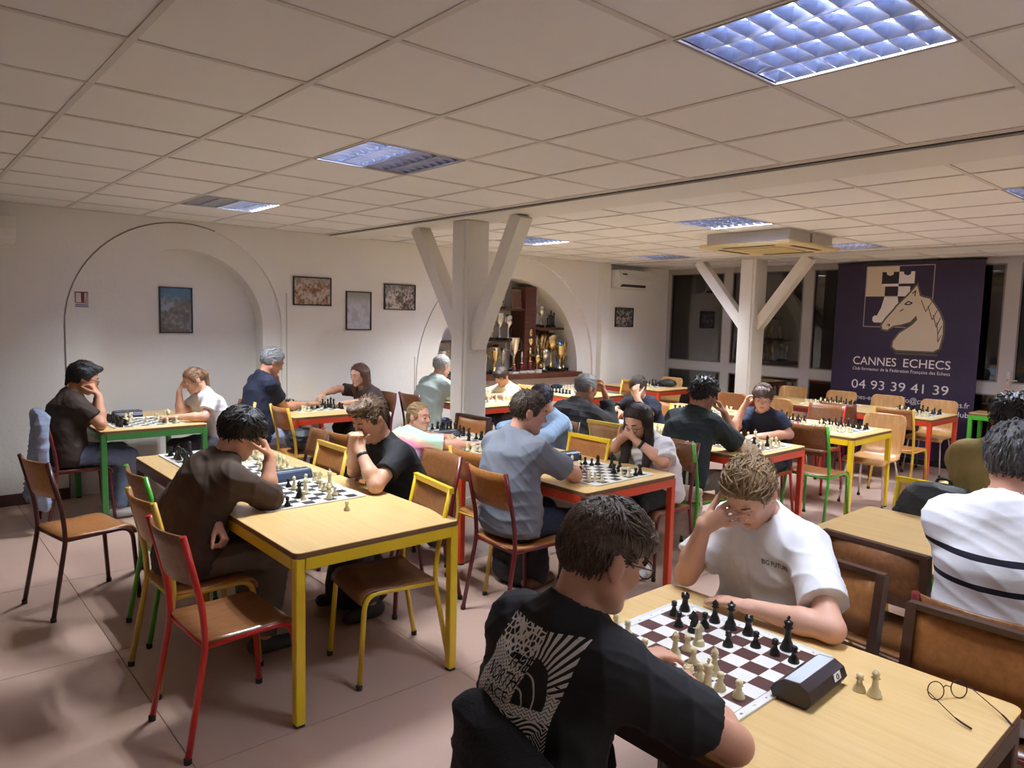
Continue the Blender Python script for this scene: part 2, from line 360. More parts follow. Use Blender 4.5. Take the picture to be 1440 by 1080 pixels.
post(3.83, 4.08, 4.97, 5.19, 4.41, 5.88, 1.44, 1.52, 'white painted timber post with two slanting braces beside the trophy arch')
post(8.50, 8.80, 4.94, 5.16, 4.30, 5.88, 1.66, 1.66, 'white painted timber post with two slanting braces in front of the dark windows')
# light fittings
lb_long = MB().prism([(-.014, .045), (.014, .045), (.002, 0), (-.002, 0)], -.285, .285, lambda u, v, d: (u, d, v)).mesh('divider', [M_LOUV])
lb_x = MB().prism([(-.014, .045), (.014, .045), (.002, .004), (-.002, .004)], -.07, .07, lambda u, v, d: (d, u, v)).mesh('louvre_blade', [M_LOUV])
fr_me = MB().box(-.3, .3, -.3, -.293, -.004, .006).box(-.3, .3, .293, .3, -.004, .006).box(-.3, -.293, -.293, .293, -.004, .006).box(.293, .3, -.293, .293, -.004, .006).mesh('trim_frame', [mat('fitting_rim', srgb(120, 120, 126), .4, .3)])
ho_me = MB().box(-.3, .3, -.3, .3, .115, .125).box(-.3, -.296, -.3, .3, .006, .115).box(.296, .3, -.3, .3, .006, .115).box(-.296, .296, -.3, -.296, .006, .115).box(-.296, .296, .296, .3, .006, .115).mesh('housing', [M_LOUV])
tb_on = MB().tube([(0, -.27, 0), (0, .27, 0)], .013).mesh('tube', [M_TUBE]); tb_off = MB().tube([(0, -.27, 0), (0, .27, 0)], .013).mesh('tube', [M_TUBEOFF])
FL = ['square louvred ceiling light, fully lit, over the table with the folded glasses', 'square louvred ceiling light with its half nearest the wooden tables lit, between the door sign wall and the post',
      'square louvred ceiling light half lit close to the arched niche with the blue picture', 'square louvred ceiling light, lit, beside the ceiling air cassette', 'square louvred ceiling light, lit, behind the post brace by the trophy arch',
      'square louvred ceiling light, dim, near the wall air conditioner', 'square louvred ceiling light, dim, between the ceiling cassette and the banner', 'square louvred ceiling light beyond the first beam, cut by the picture edge',
      'square louvred ceiling light behind the photographer', 'square louvred ceiling light near the glazed door']
FL[1] = 'square louvred ceiling light, half lit and half dark, over the yellow table'
for (fx, fy, lit), lab in zip(FIT, FL):
    t = thing('ceiling_light', lab, 'ceiling light', (fx+.3, fy+.3, CEIL), 0, 'louvred ceiling lights')
    link('trim_frame', fr_me, None, t); link('housing', ho_me, None, t)
    for i in range(5): link('divider', lb_long, None, t, (max(-.292, min(.292, -.30+.15*i)), 0, 0))
    for i in range(4):
        x = -.225+.15*i
        link('tube', tb_on if lit[i] else tb_off, None, t, (x, 0, .088))
        for j in range(9): link('louvre_blade', lb_x, None, t, (x, max(-.29, min(.29, -.2820+.0705*j)), 0))
# ceiling cassette
t = thing('ceiling_cassette', 'cream ceiling air conditioning cassette hanging below the tiles', 'air conditioner', (6.50, 3.65, CEIL))
M_CAS = mat('cassette_cream', srgb(206, 186, 138), .5); M_CASW = mat('cassette_side', srgb(205, 198, 190), .5)
for a, b, c, d in ((-.42, -.02, -.42, -.40), (.02, .42, -.42, -.40), (-.42, -.40, -.40, .42), (.40, .42, -.40, .42), (-.40, .40, .40, .42)): MB().box(a, b, c, d, -.10, .0).obj('side_panel', M_CASW, t)
MB().bbox(-.48, .48, -.48, .48, -.135, -.10, .02).obj('fascia', M_CAS, t)
MB().bbox(-.25, .25, -.25, .25, -.142, -.134, .01).obj('grille', mat('cassette_grille', srgb(186, 164, 112), .6), t)
for a, b, c, d in ((-.26, .26, -.40, -.35), (-.26, .26, .35, .40), (-.40, -.35, -.26, .26), (.35, .40, -.26, .26)): MB().box(a, b, c, d, -.139, -.134).obj('air_slot', mat('slot_dark', srgb(70, 55, 30), .6), t)
# wall air conditioners
def wall_ac(x0, x1, z0, z1, label):
    t = thing('wall_air_conditioner', label, 'air conditioner', ((x0+x1)/2, WY, z0)); w = (x1-x0)/2; h = z1-z0
    prof = [(0, 0), (-.12, 0), (-.20, .06), (-.21, .12), (-.20, h), (0, h)]
    MB().prism(prof, -w, w, lambda u, v, d: (d, u, v)).obj('casing', M_WHITEP, t)
    MB().box(-w*.72, w*.72, -.185, -.13, .012, .05).obj('air_outlet', mat('outlet_dark', (.03, .03, .03), .5), t)
    MB().box(-w*.75, w*.75, -.213, -.150, .055, .062).obj('outlet_flap', M_WHITEP, t)
    MB().box(-w*.78, -w*.52, -.212, -.204, h-.075, h-.05).obj('badge', mat('badge_grey', srgb(70, 70, 72), .4), t)
wall_ac(8.33, 9.10, 2.20, 2.46, 'white wall air conditioner beside the dark window corner')
wall_ac(-.05, .85, 2.20, 2.42, 'white wall air conditioner at the far end of the sign wall')
# ---------------------------------------------------------------- furniture
def table(xa, xb, ya, yb, colour, label, top=M_LAM, z=.74):
    cx, cy = (xa+xb)/2, (ya+yb)/2; w, l = (xb-xa)/2, (yb-ya)/2
    t = thing('school_table', label, 'table', (cx, cy, 0), 0)
    P = PAINT[colour]
    MB().rbox(-w, w, -l, l, z-.004, z, .03).obj('tabletop', top, t)
    MB().rbox(-w+.001, w-.001, -l+.001, l-.001, z-.027, z-.003, .029).obj('plywood_core', M_LAME, t)
    for s in (-1, 1):
        MB().box(s*(w-.012)-.012, s*(w-.012)+.012, -l+.045, l-.045, z-.075, z-.026).obj('apron_rail', P, t)
        MB().box(-w+.045, w-.045, s*(l-.012)-.012, s*(l-.012)+.012, z-.075, z-.026).obj('apron_rail', P, t)
        for q in (-1, 1):
            lg = MB().bbox(s*(w-.024)-.021, s*(w-.024)+.021, q*(l-.024)-.021, q*(l-.024)+.021, .012, z-.026, .004).obj('leg', P, t)
            MB().bbox(s*(w-.024)-.019, s*(w-.024)+.019, q*(l-.024)-.019, q*(l-.024)+.019, 0, .014, .003).obj('foot_cap', M_RUB, lg)
    return t
TY = 2.64
table(1.20, 2.02, TY, TY+1.19, 'yellow', 'wooden top table with bright yellow legs and chipped edge beside the red chair')
table(1.20, 2.02, TY+1.20, TY+2.40, 'darkred', 'wooden top table with dark maroon legs butted against the yellow legged table')
table(1.24, 2.05, 6.22, 7.29, 'greent', 'wooden top table with green frame standing in the arched niche')
table(2.90, 3.74, TY, TY+1.19, 'orange', 'wooden top table with orange red legs where the woman in white blouse sits')
table(2.90, 3.74, TY+1.20, TY+2.36, 'maroon', 'wooden top table with maroon legs where the girl in tie dye top sits')
table(2.80, 3.62, 6.17, 7.26, 'orange', 'wooden top table with orange red frame between grey haired man and long haired woman')
table(4.62, 5.48, TY+.02, TY+1.20, 'orange', 'wooden top table with orange red frame between the two players in dark tops')
table(4.62, 5.48, TY+1.22, TY+2.40, 'greent', 'wooden top table where the man in black jacket plays')
table(4.72, 5.56, 5.88, 7.06, 'orange', 'wooden top table with orange red frame just below the trophy shelf')
table(6.25, 7.10, TY-.02, TY+1.18, 'yellow', 'wooden top table with yellow legs carrying two chessboards set up')
table(6.25, 7.10, TY+1.19, TY+2.39, 'green', 'wooden top table with green frame behind the yellow legged set up table')
table(6.35, 7.20, 5.95, 7.15, 'orange', 'wooden top table with orange red frame before the arch end of the trophy shelf')
table(8.22, 9.06, TY+.02, TY+1.22, 'orange', 'wooden top table with red legs standing in front of the banner')
table(8.22, 9.06, TY+1.23, TY+2.26, 'maroon', 'wooden top table with maroon frame in line with the banner table')
table(8.05, 8.90, 6.05, 7.16, 'orange', 'wooden top table with orange red frame below the wall air conditioner')
table(1.34, 2.15, .43, 1.52, 'brown', 'light wooden top table with chessboard, digital clock and folded glasses')
table(3.06, 3.95, .33, 1.55, 'green', 'bare wooden top table with green frame in front of the striped shirt man')
table(4.66, 5.50, .30, 1.52, 'brown', 'wooden top table in front of the person in olive top')
table(9.36, 9.78, 1.5, 2.66, 'green', 'narrow table with green frame pushed against the glazed door')
# tube frame chairs; local: the sitter faces +x
CH = {}
def chair_meshes(style, colour, ply):
    k = (style, colour, ply)
    if k in CH: return CH[k]
    P = PAINT.get(colour, M_CHROME); w = .185; d = {}
    if style in ('tube', 'framed'):
        r = .0125
        for s, nm in ((-1, 'a'), (1, 'b')):
            y = s*w
            d['fl'+nm] = MB().tube(bez([((.215, s*(w+.012), .012), 0), ((.185, y, .435), .075), ((-.165, y, .432), 0)], 6), r, 10).mesh('front_leg', [P])
            up = bez([((-.245, s*(w+.012), .012), 0), ((-.168, y, .432), .05), ((-.178, y, .58), .06), ((-.245, y, .872), 0)], 5)
            d['rl'+nm] = MB().tube(up, r, 10).mesh('rear_leg', [P])
        g = MB()
        prof = [(-.17, .446), (-.08, .443), (.02, .441), (.10, .444), (.155, .445), (.185, .437), (.203, .415), (.207, .392)]
        g.sheet([[(x, y, z - .012*(1-abs(y/w)**3)*(1 if x < .12 else .3)) for y in np.linspace(-w-.008, w+.008, 9)] for x, z in prof], .011)
        d['seat'] = g.mesh('seat', [ply])
        g = MB(); zz = np.linspace(.668, .868, 5) if style == 'tube' else np.linspace(.70, .85, 5)
        bow = .042 if style == 'tube' else .012
        g.sheet([[(-.2045-(z-.69)*.235 - bow*(1-(y/w)**2) + (.012 if style == 'tube' else 0), y, z) for y in np.linspace(-w, w, 11)] for z in zz], .010)
        d['back'] = g.mesh('backrest', [ply])
        if style == 'framed':
            d['top'] = MB().bar((-.245, -w-.014, .868), (-.245, w+.014, .868), .024, .028).mesh('top_rail', [P])
        d['bar'] = MB().tube([(-.166, -w, .425), (-.166, w, .425)], .010, 8).mesh('crossbar', [P])
        d['bar2'] = MB().tube([(.14, -w, .428), (.14, w, .428)], .009, 8).mesh('crossbar', [P])
        d['feet'] = [(.2155, -w-.012), (.2155, w+.012), (-.2455, -w-.012), (-.2455, w+.012)]
    elif style == 'square':
        for s, nm in ((-1, 'a'), (1, 'b')):
            y = s*.19
            d['fl'+nm] = MB().bar((.20, y, .01), (.19, y, .44), .028, .036).bar((.205, y, .425), (-.18, y, .425), .028, .032).mesh('front_leg', [P])
            d['rl'+nm] = MB().bar((-.245, y, .01), (-.175, y, .44), .028, .036).bar((-.175, y, .42), (-.235, y, .88), .028, .036).mesh('rear_leg', [P])
        d['seat'] = MB().sheet([[(x, y, .447 - .014*math.sin(math.pi*(x+.18)/.40)) for y in np.linspace(-.195, .195, 5)] for x in np.linspace(-.18, .22, 9)], .014).mesh('seat', [ply])
        d['back'] = MB().sheet([[(-.207-(z-.68)*.14-.012*(1-(y/.18)**2), y, z) for y in np.linspace(-.178, .178, 9)] for z in np.linspace(.66, .862, 4)], .014).mesh('backrest', [ply])
        d['top'] = MB().bar((-.236, -.2, .875), (-.236, .2, .875), .03, .018).mesh('top_rail', [P])
        d['bar'] = MB().bar((-.178, -.19, .41), (-.178, .19, .41), .02, .03).mesh('crossbar', [P]); d['bar2'] = MB().bar((.19, -.19, .41), (.19, .19, .41), .02, .03).mesh('crossbar', [P])
        d['feet'] = [(.20, -.19), (.20, .19), (-.246, -.19), (-.246, .19)]
    else:  # bent ply shell on chrome legs
        def rc(z): return .20 if z < .80 else .20 - (.05 - math.sqrt(max(.05**2-(z-.80)**2, 0)))
        g = MB(); rows = [(-.262, .85), (-.258, .84), (-.250, .80), (-.236, .74), (-.222, .66), (-.215, .60), (-.212, .54), (-.203, .49), (-.178, .458), (-.14, .444), (-.04, .437), (.08, .440), (.15, .440), (.19, .428), (.21, .408)]
        P_ = []
        for i, (x, z) in enumerate(rows):
            hw = (rc(z) if i < 4 else (.20 if i < 6 else .185 if i < 9 else .20)); P_.append([(x - (.02*(1-(v/1.0)**2) if i < 7 else 0), v*hw, z) for v in np.linspace(-1, 1, 9)])
        d['seat'] = g.sheet(P_, .011).mesh('ply_shell', [ply])
        for s, nm in ((-1, 'a'), (1, 'b')):
            d['fl'+nm] = MB().tube(bez([((.20, s*.2, .012), 0), ((.15, s*.165, .428), .04), ((-.10, s*.15, .428), 0)], 5), .0095, 8).mesh('front_leg', [M_CHROME])
            d['rl'+nm] = MB().tube(bez([((-.24, s*.2, .012), 0), ((-.15, s*.155, .424), .04), ((.05, s*.15, .424), 0)], 5), .0095, 8).mesh('rear_leg', [M_CHROME])
        d['bar'] = MB().tube([(.02, -.155, .424), (.02, .155, .424)], .009, 8).mesh('crossbar', [M_CHROME])
        d['feet'] = [(.20, -.2), (.20, .2), (-.24, -.2), (-.24, .2)]
    d['cap'] = MB().lathe([(.0, 0), (.0145, 0), (.0155, .02), (.013, .024)], 10).mesh('foot_cap', [M_RUB])
    CH[k] = d; return d
def chair(x, y, deg, style, colour, ply, label, group=None):
    d = chair_meshes(style, colour, ply); t = thing('school_chair', label, 'chair', (x, y, 0), math.radians(deg), group)
    link('seat' if style != 'shell' else 'ply_shell', d['seat'], None, t)
    if 'back' in d: link('backrest', d['back'], None, t)
    for q in ('fla', 'flb', 'rla', 'rlb'): link('front_leg' if q[0] == 'f' else 'rear_leg', d[q], None, t)
    for q in ('top', 'bar', 'bar2'):
        if q in d: link('top_rail' if q == 'top' else 'crossbar', d[q], None, t)
    for fx, fy in d['feet']: link('foot_cap', d['cap'], None, t, (fx, fy, 0))
    return t
# left of the first row (facing +x)
chair(1.03, 2.90, 3, 'tube', 'red', M_PLY, 'empty bright red tube chair standing at the yellow legged table')
chair(1.08, 3.45, 2, 'tube', 'yellow_old', M_PLYO, 'yellow tube chair under the person in brown hoodie')
chair(1.19, 3.98, 0, 'tube', 'green', M_PLY, 'green tube chair tucked against the maroon legged table')
chair(.83, 4.66, 12, 'tube', 'darkred', M_PLYO, 'empty dark maroon tube chair standing alone on the open floor')
chair(1.13, 6.50, 0, 'tube', 'maroon', M_PLY, 'maroon tube chair under the bespectacled man, hung with a denim jacket')
# right of the first row (facing -x)
chair(1.80, 2.93, 172, 'framed', 'yellow', M_PLY, 'empty yellow tube chair with framed back pushed under the yellow legged table')
chair(2.31, 3.52, 180, 'tube', 'maroon', M_PLY, 'maroon tube chair under the man in black tee')
chair(1.86, 4.08, 180, 'framed', 'yellow_old', M_PLYO, 'old yellow chair tucked under the table next to the black tee man')
chair(2.07, 4.70, 172, 'tube', 'darkred', M_PLY, 'dark maroon chair tucked under the far half of the first row')
chair(2.30, 6.62, 180, 'tube', 'yellow_old', M_PLY, 'yellow chair under the girl with ponytail')
# second row
chair(2.71, 2.98, -4, 'tube', 'maroon', M_PLYO, 'maroon tube chair under the man in grey tee')
chair(2.96, 3.48, 0, 'tube', 'yellow_old', M_PLYO, 'yellow tube chair tucked in next to the grey tee man')
chair(2.60, 4.02, 0, 'tube', 'maroon', M_PLYO, 'maroon chair between black tee man and tie dye girl')
chair(2.62, 4.56, 0, 'tube', 'maroon', M_PLYO, 'maroon chair under the girl in tie dye top')
chair(2.86, 6.08, 0, 'tube', 'yellow_old', M_PLYO, 'yellow tube chair with a black bag on its seat')
chair(2.48, 6.68, 0, 'tube', 'yellow_old', M_PLY, 'chair under the grey haired man in navy tee')
chair(3.84, 6.66, 180, 'tube', 'maroon', M_PLY, 'maroon chair under the woman with long brown hair')
chair(3.95, 2.98, 180, 'tube', 'maroon', M_PLY, 'maroon chair under the woman in white blouse')
chair(3.49, 3.39, 180, 'framed', 'yellow', M_PLYO, 'yellow chair with framed back pushed in beside the woman in white blouse')
chair(3.96, 4.12, 180, 'tube', 'brown', M_PLYO, 'brown chair under the person in pale blue')
chair(3.44, 4.62, 185, 'square', 'brown', M_PLYO, 'brown wooden back chair pushed in by the white post')
# third row
chair(4.38, 2.98, 0, 'tube', 'green', M_PLY, 'green tube chair under the man in dark teal top')
chair(4.38, 4.32, 0, 'square', 'brown', M_PLYO, 'brown chair under the man in black jacket')
chair(4.60, 3.78, 0, 'framed', 'yellow_old', M_PLYL, 'yellow framed chair pushed in beside the man in black jacket')
chair(5.66, 3.14, 180, 'tube', 'red', M_PLY, 'chair under the boy in navy tee')
chair(5.78, 4.55, 180, 'tube', 'yellow', M_PLYO, 'yellow chair under the boy hiding his face')
chair(4.44, 6.42, 0, 'tube', 'maroon', M_PLY, 'maroon chair under the man in pale green shirt')
chair(5.78, 6.50, 180, 'tube', 'yellow_old', M_PLYL, 'yellow chair under the boy in cream jumper')
# fourth and fifth row
chair(6.05, 2.83, 0, 'tube', 'green', M_PLY, 'empty green tube chair at the yellow legged set up table')
chair(6.02, 3.42, 0, 'tube', 'maroon', M_PLY, 'maroon chair next to the empty green chair')
chair(7.12, 2.80, 180, 'shell', 'chrome', M_PLYL, 'bent plywood chair with chrome legs tucked in at the yellow legged set up table')
chair(7.22, 3.42, 180, 'tube', 'red', M_PLY, 'red tube chair on the far side of the yellow legged set up table')
chair(7.98, 2.86, 0, 'tube', 'yellow_old', M_PLYO, 'yellow tube chair at the red legged banner table')
chair(7.95, 3.42, 0, 'tube', 'maroon', M_PLY, 'brown backed chair beside the yellow chair at the banner table')
chair(8.02, 4.16, 0, 'shell', 'chrome', M_PLYL, 'plywood shell chair on the near side of the maroon banner row table')
chair(8.06, 4.76, 0, 'shell', 'chrome', M_PLYO, 'plywood shell chair close to the far white post')
for y, n in ((2.98, 'behind the chessboard at the end of the banner table'), (3.56, 'before the middle of the banner'), (4.14, 'before the left edge of the banner'), (4.80, 'between banner and far post')):
    chair(9.17, y, 180, 'shell', 'chrome', M_PLYL, 'pale plywood shell chair '+n)
chair(7.55, 6.30, 180, 'framed', 'yellow_old', M_PLYO, 'yellow framed chair at the table before the trophy arch')
chair(7.95, 6.95, 0, 'shell', 'chrome', M_PLYO, 'plywood shell chair against the white pilaster')
chair(8.85, 6.60, 180, 'shell', 'chrome', M_PLYL, 'pale plywood shell chair with a dark bag before it under the air conditioner')
chair(6.18, 6.42, 0, 'tube', 'yellow_old', M_PLYL, 'yellow tube chair behind the boy in cream jumper')
# near right
chair(3.04, 1.05, -6, 'square', 'brown', M_PLY, 'brown framed chair with dark plywood seat tucked at the bare table')
chair(2.25, 1.12, 174, 'square', 'brown', M_PLYO, 'brown framed chair under the person in white tee')
chair(2.05, .56, 180, 'square', 'brown', M_PLYO, 'brown framed chair pushed in behind the folded glasses')
chair(2.65, .60, 0, 'tube', 'maroon', M_PLY, 'maroon framed chair under the striped shirt man')
chair(3.94, 1.31, 180, 'framed', 'yellow', M_PLYL, 'yellow chair at the bare table carrying a dark backpack')
chair(4.40, 1.02, 0, 'framed', 'green', M_PLYL, 'green edged chair under the person in olive top')
chair(1.13, .95, 0, 'tube', 'maroon', M_PLY, 'chair covered by a black jacket under the player in black printed tee').scale = (1, 1, .91)
# ---------------------------------------------------------------- pictures and sign on the wall
def photo_mat(name, cols, scale=6, seed=0., kind='crowd'):
    m = mat(name, cols[0], .35); N, L, b = nodes(m)
    tc = N.new('ShaderNodeTexCoord'); mp = N.new('ShaderNodeMapping'); mp.inputs['Location'].default_value = (seed, seed*.7, seed*.3); L.new(tc.outputs['Object'], mp.inputs[0])
    vo = N.new('ShaderNodeTexVoronoi'); vo.inputs['Scale'].default_value = scale*6; L.new(mp.outputs[0], vo.inputs[0])
    nz = N.new('ShaderNodeTexNoise'); nz.inputs['Scale'].default_value = scale*2; nz.inputs['Detail'].default_value = 8; L.new(mp.outputs[0], nz.inputs[0])
    sp = N.new('ShaderNodeSeparateXYZ'); L.new(tc.outputs['Object'], sp.inputs[0])
    r1 = ramp(N, [(.30, cols[0]), (.45, cols[1]), (.58, cols[2]), (.72, cols[3])]); 
    mixv = mth(N, L, 'MULTIPLY_ADD', vo.outputs['Distance'], .35, mth(N, L, 'MULTIPLY', nz.outputs[0], .85)); L.new(mixv, r1.inputs[0])
    # pale sky or wall above the middle band
    up = mth(N, L, 'SMOOTH_MIN', mth(N, L, 'MAXIMUM', mth(N, L, 'MULTIPLY_ADD', sp.outputs['Z'], 9, -.55), 0), 1, .1)
    mx = N.new('ShaderNodeMix'); mx.data_type = 'RGBA'; L.new(up, mx.inputs[0]); L.new(r1.outputs[0], mx.inputs[6]); mx.inputs[7].default_value = cols[4]
    L.new(mx.outputs[2], b.inputs['Base Color']); return m
M_FRAME = mat('black_frame', (.015, .014, .016), .4)
def picture(xa, xb, za, zb, y, m, label):
    cx, cz = (xa+xb)/2, (za+zb)/2; w, h = (xb-xa)/2, (zb-za)/2
    t = thing('framed_photograph', label, 'picture', (cx, y-.001, cz), 0); g = .012
    f = MB().box(-w, w, -.02, 0, h-g, h).box(-w, w, -.02, 0, -h, -h+g).box(-w, -w+g, -.02, 0, -h+g, h-g).box(w-g, w, -.02, 0, -h+g, h-g)
    f.obj('frame', M_FRAME, t); MB().box(-w+g, w-g, -.010, -.002, -h+g, h-g).obj('print', m, t); return t
C = srgb
picture(2.03, 2.34, 1.47, 1.92, D1, photo_mat('photo_blue', [C(60, 62, 64), C(96, 98, 98), C(120, 110, 100), C(150, 160, 172), C(84, 120, 146)], 4, 1.), 'black framed portrait photograph with blue sky hanging in the arched niche')
picture(3.29, 3.73, 1.78, 2.085, WY, photo_mat('photo_group', [C(60, 44, 36), C(120, 84, 62), C(160, 124, 98), C(190, 182, 172), C(150, 142, 132)], 6, 2.), 'black framed landscape group photograph in warm brown tones')
picture(3.91, 4.23, 1.52, 1.955, WY, photo_mat('photo_street', [C(120, 120, 130), C(190, 190, 198), C(204, 204, 210), C(178, 178, 186), C(160, 156, 138)], 2, 3.), 'black framed portrait photograph in pale grey and white')
picture(4.40, 4.83, 1.76, 2.06, WY, photo_mat('photo_terrace', [C(40, 34, 30), C(84, 70, 60), C(130, 116, 104), C(200, 190, 176), C(110, 112, 110)], 6, 4.), 'black framed landscape photograph in dark tones next to the post brace')
picture(8.50, 8.93, 1.60, 1.90, WY, photo_mat('photo_bw', [C(14, 14, 18), C(30, 30, 40), C(96, 92, 92), C(180, 172, 164), C(60, 56, 56)], 6, 5.), 'black framed dark photograph below the wall air conditioner')
t = thing('evacuation_sign', 'small red and white wall plaque beside the arched niche', 'sign', (1.335, D1-.06, 1.70))
t.location = (1.342, WY+.0345, 1.70)
MB().box(-.055, .055, -.004, 0, 0, .14).obj('plate', mat('sign_white', srgb(214, 206, 200), .5), t)
sr = mat('sign_red', srgb(112, 34, 30), .5); sn = mat('sign_blue', srgb(66, 60, 100), .5)
MB().box(-.052, -.045, -.006, -.004, .04, .137).box(-.045, .05, -.006, -.004, .128, .137).box(-.005, .02, -.006, -.004, .045, .128).box(-.045, .05, -.006, -.004, .036, .043).obj('red_print', sr, t)
for k in range(5): MB().bar((.022+.004*k, -.005, .05+.016*k), (.05, -.005, .06+.016*k), .006, .002, (0, 1, 0)).obj('red_flash', sr, t)
MB().box(-.05, .05, -.006, -.004, .004, .012).box(-.05, .05, -.006, -.004, .018, .026).obj('text_bar', sn, t)
# ---------------------------------------------------------------- banner
t = thing('club_banner', 'tall dark purple chess club banner with white knight emblem and phone number', 'banner', (9.70, 3.55, 0))
M_BAN = mat('banner_vinyl', srgb(44, 28, 58), .6, bump=.04, bscale=3); BY, BX = 3.55, 9.70
MB().box(.0, .012, 2.70-BY, 4.42-BY, .06, 2.515).obj('vinyl_sheet', M_BAN, t)
MB().tube([(.006, 2.69-BY, 2.52), (.006, 4.43-BY, 2.52)], .012).obj('top_pole', M_BLACK, t)
MB().bbox(-.06, .07, 2.68-BY, 4.44-BY, 0, .07, .01).obj('cassette_foot', M_BLACK, t)
M_BW = mat('print_white', srgb(232, 222, 214), .6); M_BK = mat('print_cream', srgb(214, 196, 170), .6); M_BG = mat('print_taupe', srgb(96, 84, 62), .6); M_BD = mat('print_dark', srgb(30, 18, 36), .6)
def flat(poly, d, m, name):
    b = MB(); b.prism(poly, -.0006*d, -.0006*d-.0006, lambda u, v, e: (e, u-BY, v)); return b.obj(name, m, t)
def stroke(pts, w, d, m, name, closed=False):
    b = MB(); n = len(pts)
    for i in range(n if closed else n-1):
        p, q = pts[i], pts[(i+1) % n]; b.bar((-.0006*d, p[0]-BY, p[1]), (-.0006*d, q[0]-BY, q[1]), w, .0008, (1, 0, 0))
    return b.obj(name, m, t)
sqL, sqR, sqT, sqB = 4.04, 3.235, 2.475, 1.70; mx_, mz_ = 3.64, 2.09
flat([(sqL, mz_), (mx_, mz_), (mx_, sqT), (sqL, sqT)], 1, M_BK, 'emblem_light_square')
stroke([(sqL, sqT), (sqR, sqT), (sqR, sqB), (sqL, sqB)], .012, 2, mat('print_grey', srgb(150, 140, 140), .6), 'emblem_border', True)
def notch(l, r, top, n=3, dz=.05):
    """battlement outline between l and r"""
    return [(l, top), (l-.05, top), (l-.06, top-dz*.7), (l-.10, top-dz), (l-.135, top-dz*.7), (l-.14, top), (r, top)] 
flat(notch(3.845, mx_, 2.40)[::1]+[(mx_, 2.25), (3.845, 2.25)], 3, M_BD, 'emblem_rook_battlement_dark')
flat(notch(mx_, 3.455, 2.40)+[(3.455, 2.25), (mx_, 2.25)], 3, M_BW, 'emblem_rook_battlement_light')
flat([(3.83, 2.25), (mx_, 2.25), (mx_, 2.22), (3.83, 2.22)], 3, M_BW, 'emblem_rook_collar')
flat([(3.80, 2.215), (mx_, 2.215), (mx_, 2.095), (3.80, 2.095)], 3, M_BD, 'emblem_rook_neck_dark')
flat([(mx_, 2.215), (3.50, 2.215), (3.50, 2.09), (mx_, 2.09)], 3, M_BW, 'emblem_rook_neck_light')
flat([(3.80, 2.085), (mx_, 2.085), (3.60, 1.84), (3.88, 1.84), (3.83, 1.95)], 3, M_BW, 'emblem_rook_shaft')
flat([(3.93, 1.82), (3.91, 1.845), (3.60, 1.845), (3.60, 1.755), (3.91, 1.755), (3.93, 1.78)], 3, M_BW, 'emblem_rook_foot')
KN = [(3.809, 1.719), (3.76, 1.8), (3.661, 1.926), (3.642, 1.96), (3.515, 2.1), (3.42, 2.225), (3.381, 2.093), (3.335, 2.075), (3.267, 2.059), (3.202, 1.973), (3.146, 1.887), (3.1, 1.78), (3.092, 1.628), (3.120, 1.454), (3.182, 1.412), (3.614, 1.412), (3.66, 1.451), (3.654, 1.519), (3.586, 1.624), (3.447, 1.728), (3.39, 1.796), (3.404, 1.851), (3.471, 1.772), (3.573, 1.736), (3.668, 1.718), (3.739, 1.664), (3.795, 1.674)]
def grow(poly, d):
    out = []; n = len(poly)
    A = sum(poly[i][0]*poly[(i+1) % n][1]-poly[(i+1) % n][0]*poly[i][1] for i in range(n)); sg = 1 if A > 0 else -1
    for i in range(n):
        p = V(poly[i]); a = nrm(p-V(poly[i-1])); b = nrm(V(poly[(i+1) % n])-p); na = V(a[1], -a[0])*sg; nb_ = V(b[1], -b[0])*sg
        q = nrm(na+nb_); out.append(tuple(p+q*d/max(.55, np.dot(q, na))))
    return out
flat(grow(KN, .022), 5, M_BG, 'emblem_knight_outline'); flat(KN, 7, M_BK, 'emblem_knight')
flat([(3.634, 1.378), (3.131, 1.378), (3.139, 1.358), (3.622, 1.358)], 5, M_BG, 'emblem_knight_ground')
for p, q, r in (((3.36, 2.04), (3.30, 1.90), (3.24, 2.02)), ((3.28, 1.97), (3.22, 1.80), (3.17, 1.92)), ((3.215, 1.86), (3.17, 1.71), (3.13, 1.83)), ((3.17, 1.77), (3.145, 1.63), (3.108, 1.73)), ((3.15, 1.66), (3.14, 1.53), (3.105, 1.62))):
    stroke([p, q, r], .010, 9, M_BG, 'emblem_mane_lock')
stroke([(3.55, 1.99), (3.51, 2.025), (3.46, 2.005), (3.50, 1.985), (3.55, 1.99)], .014, 9, M_BD, 'emblem_knight_eye'); stroke([(3.60, 1.90), (3.56, 1.93)], .012, 9, M_BD, 'emblem_knight_cheek')
stroke([(3.745, 1.725), (3.71, 1.735), (3.72, 1.705)], .012, 9, M_BD, 'emblem_knight_nostril'); stroke([(3.47, 2.12), (3.43, 2.16), (3.44, 2.09)], .012, 9, M_BD, 'emblem_knight_ear')
def words(s, yl, yr, z, h, name, off=0.0):
    me = text_fit(s, yl-yr, h, name, off); o = link(name, me, M_BW, t)
    o.matrix_local = Matrix.Translation((-.002, yl-BY, z)) @ Matrix(((0, 0, -1, 0), (-1, 0, 0, 0), (0, 1, 0, 0), (0, 0, 0, 1)))
words('CANNES', 4.14, 3.60, 1.20, .105, 'club_name_word', .004); words('ECHECS', 3.515, 2.98, 1.20, .105, 'club_name_word', .004)
words('Club formateur de la Fédération Française des Echecs', 4.14, 2.98, 1.128, .040, 'club_tagline')
words('04 93 39 41 39', 4.14, 2.98, .885, .115, 'phone_number')
words('cannes-echecs', 4.175, 3.70, .742, .062, 'web_line'); words('info@cannes-echecs.fr', 3.54, 2.745, .752, .066, 'mail_line'); words('Club', 2.93, 2.745, .64, .062, 'club_word')
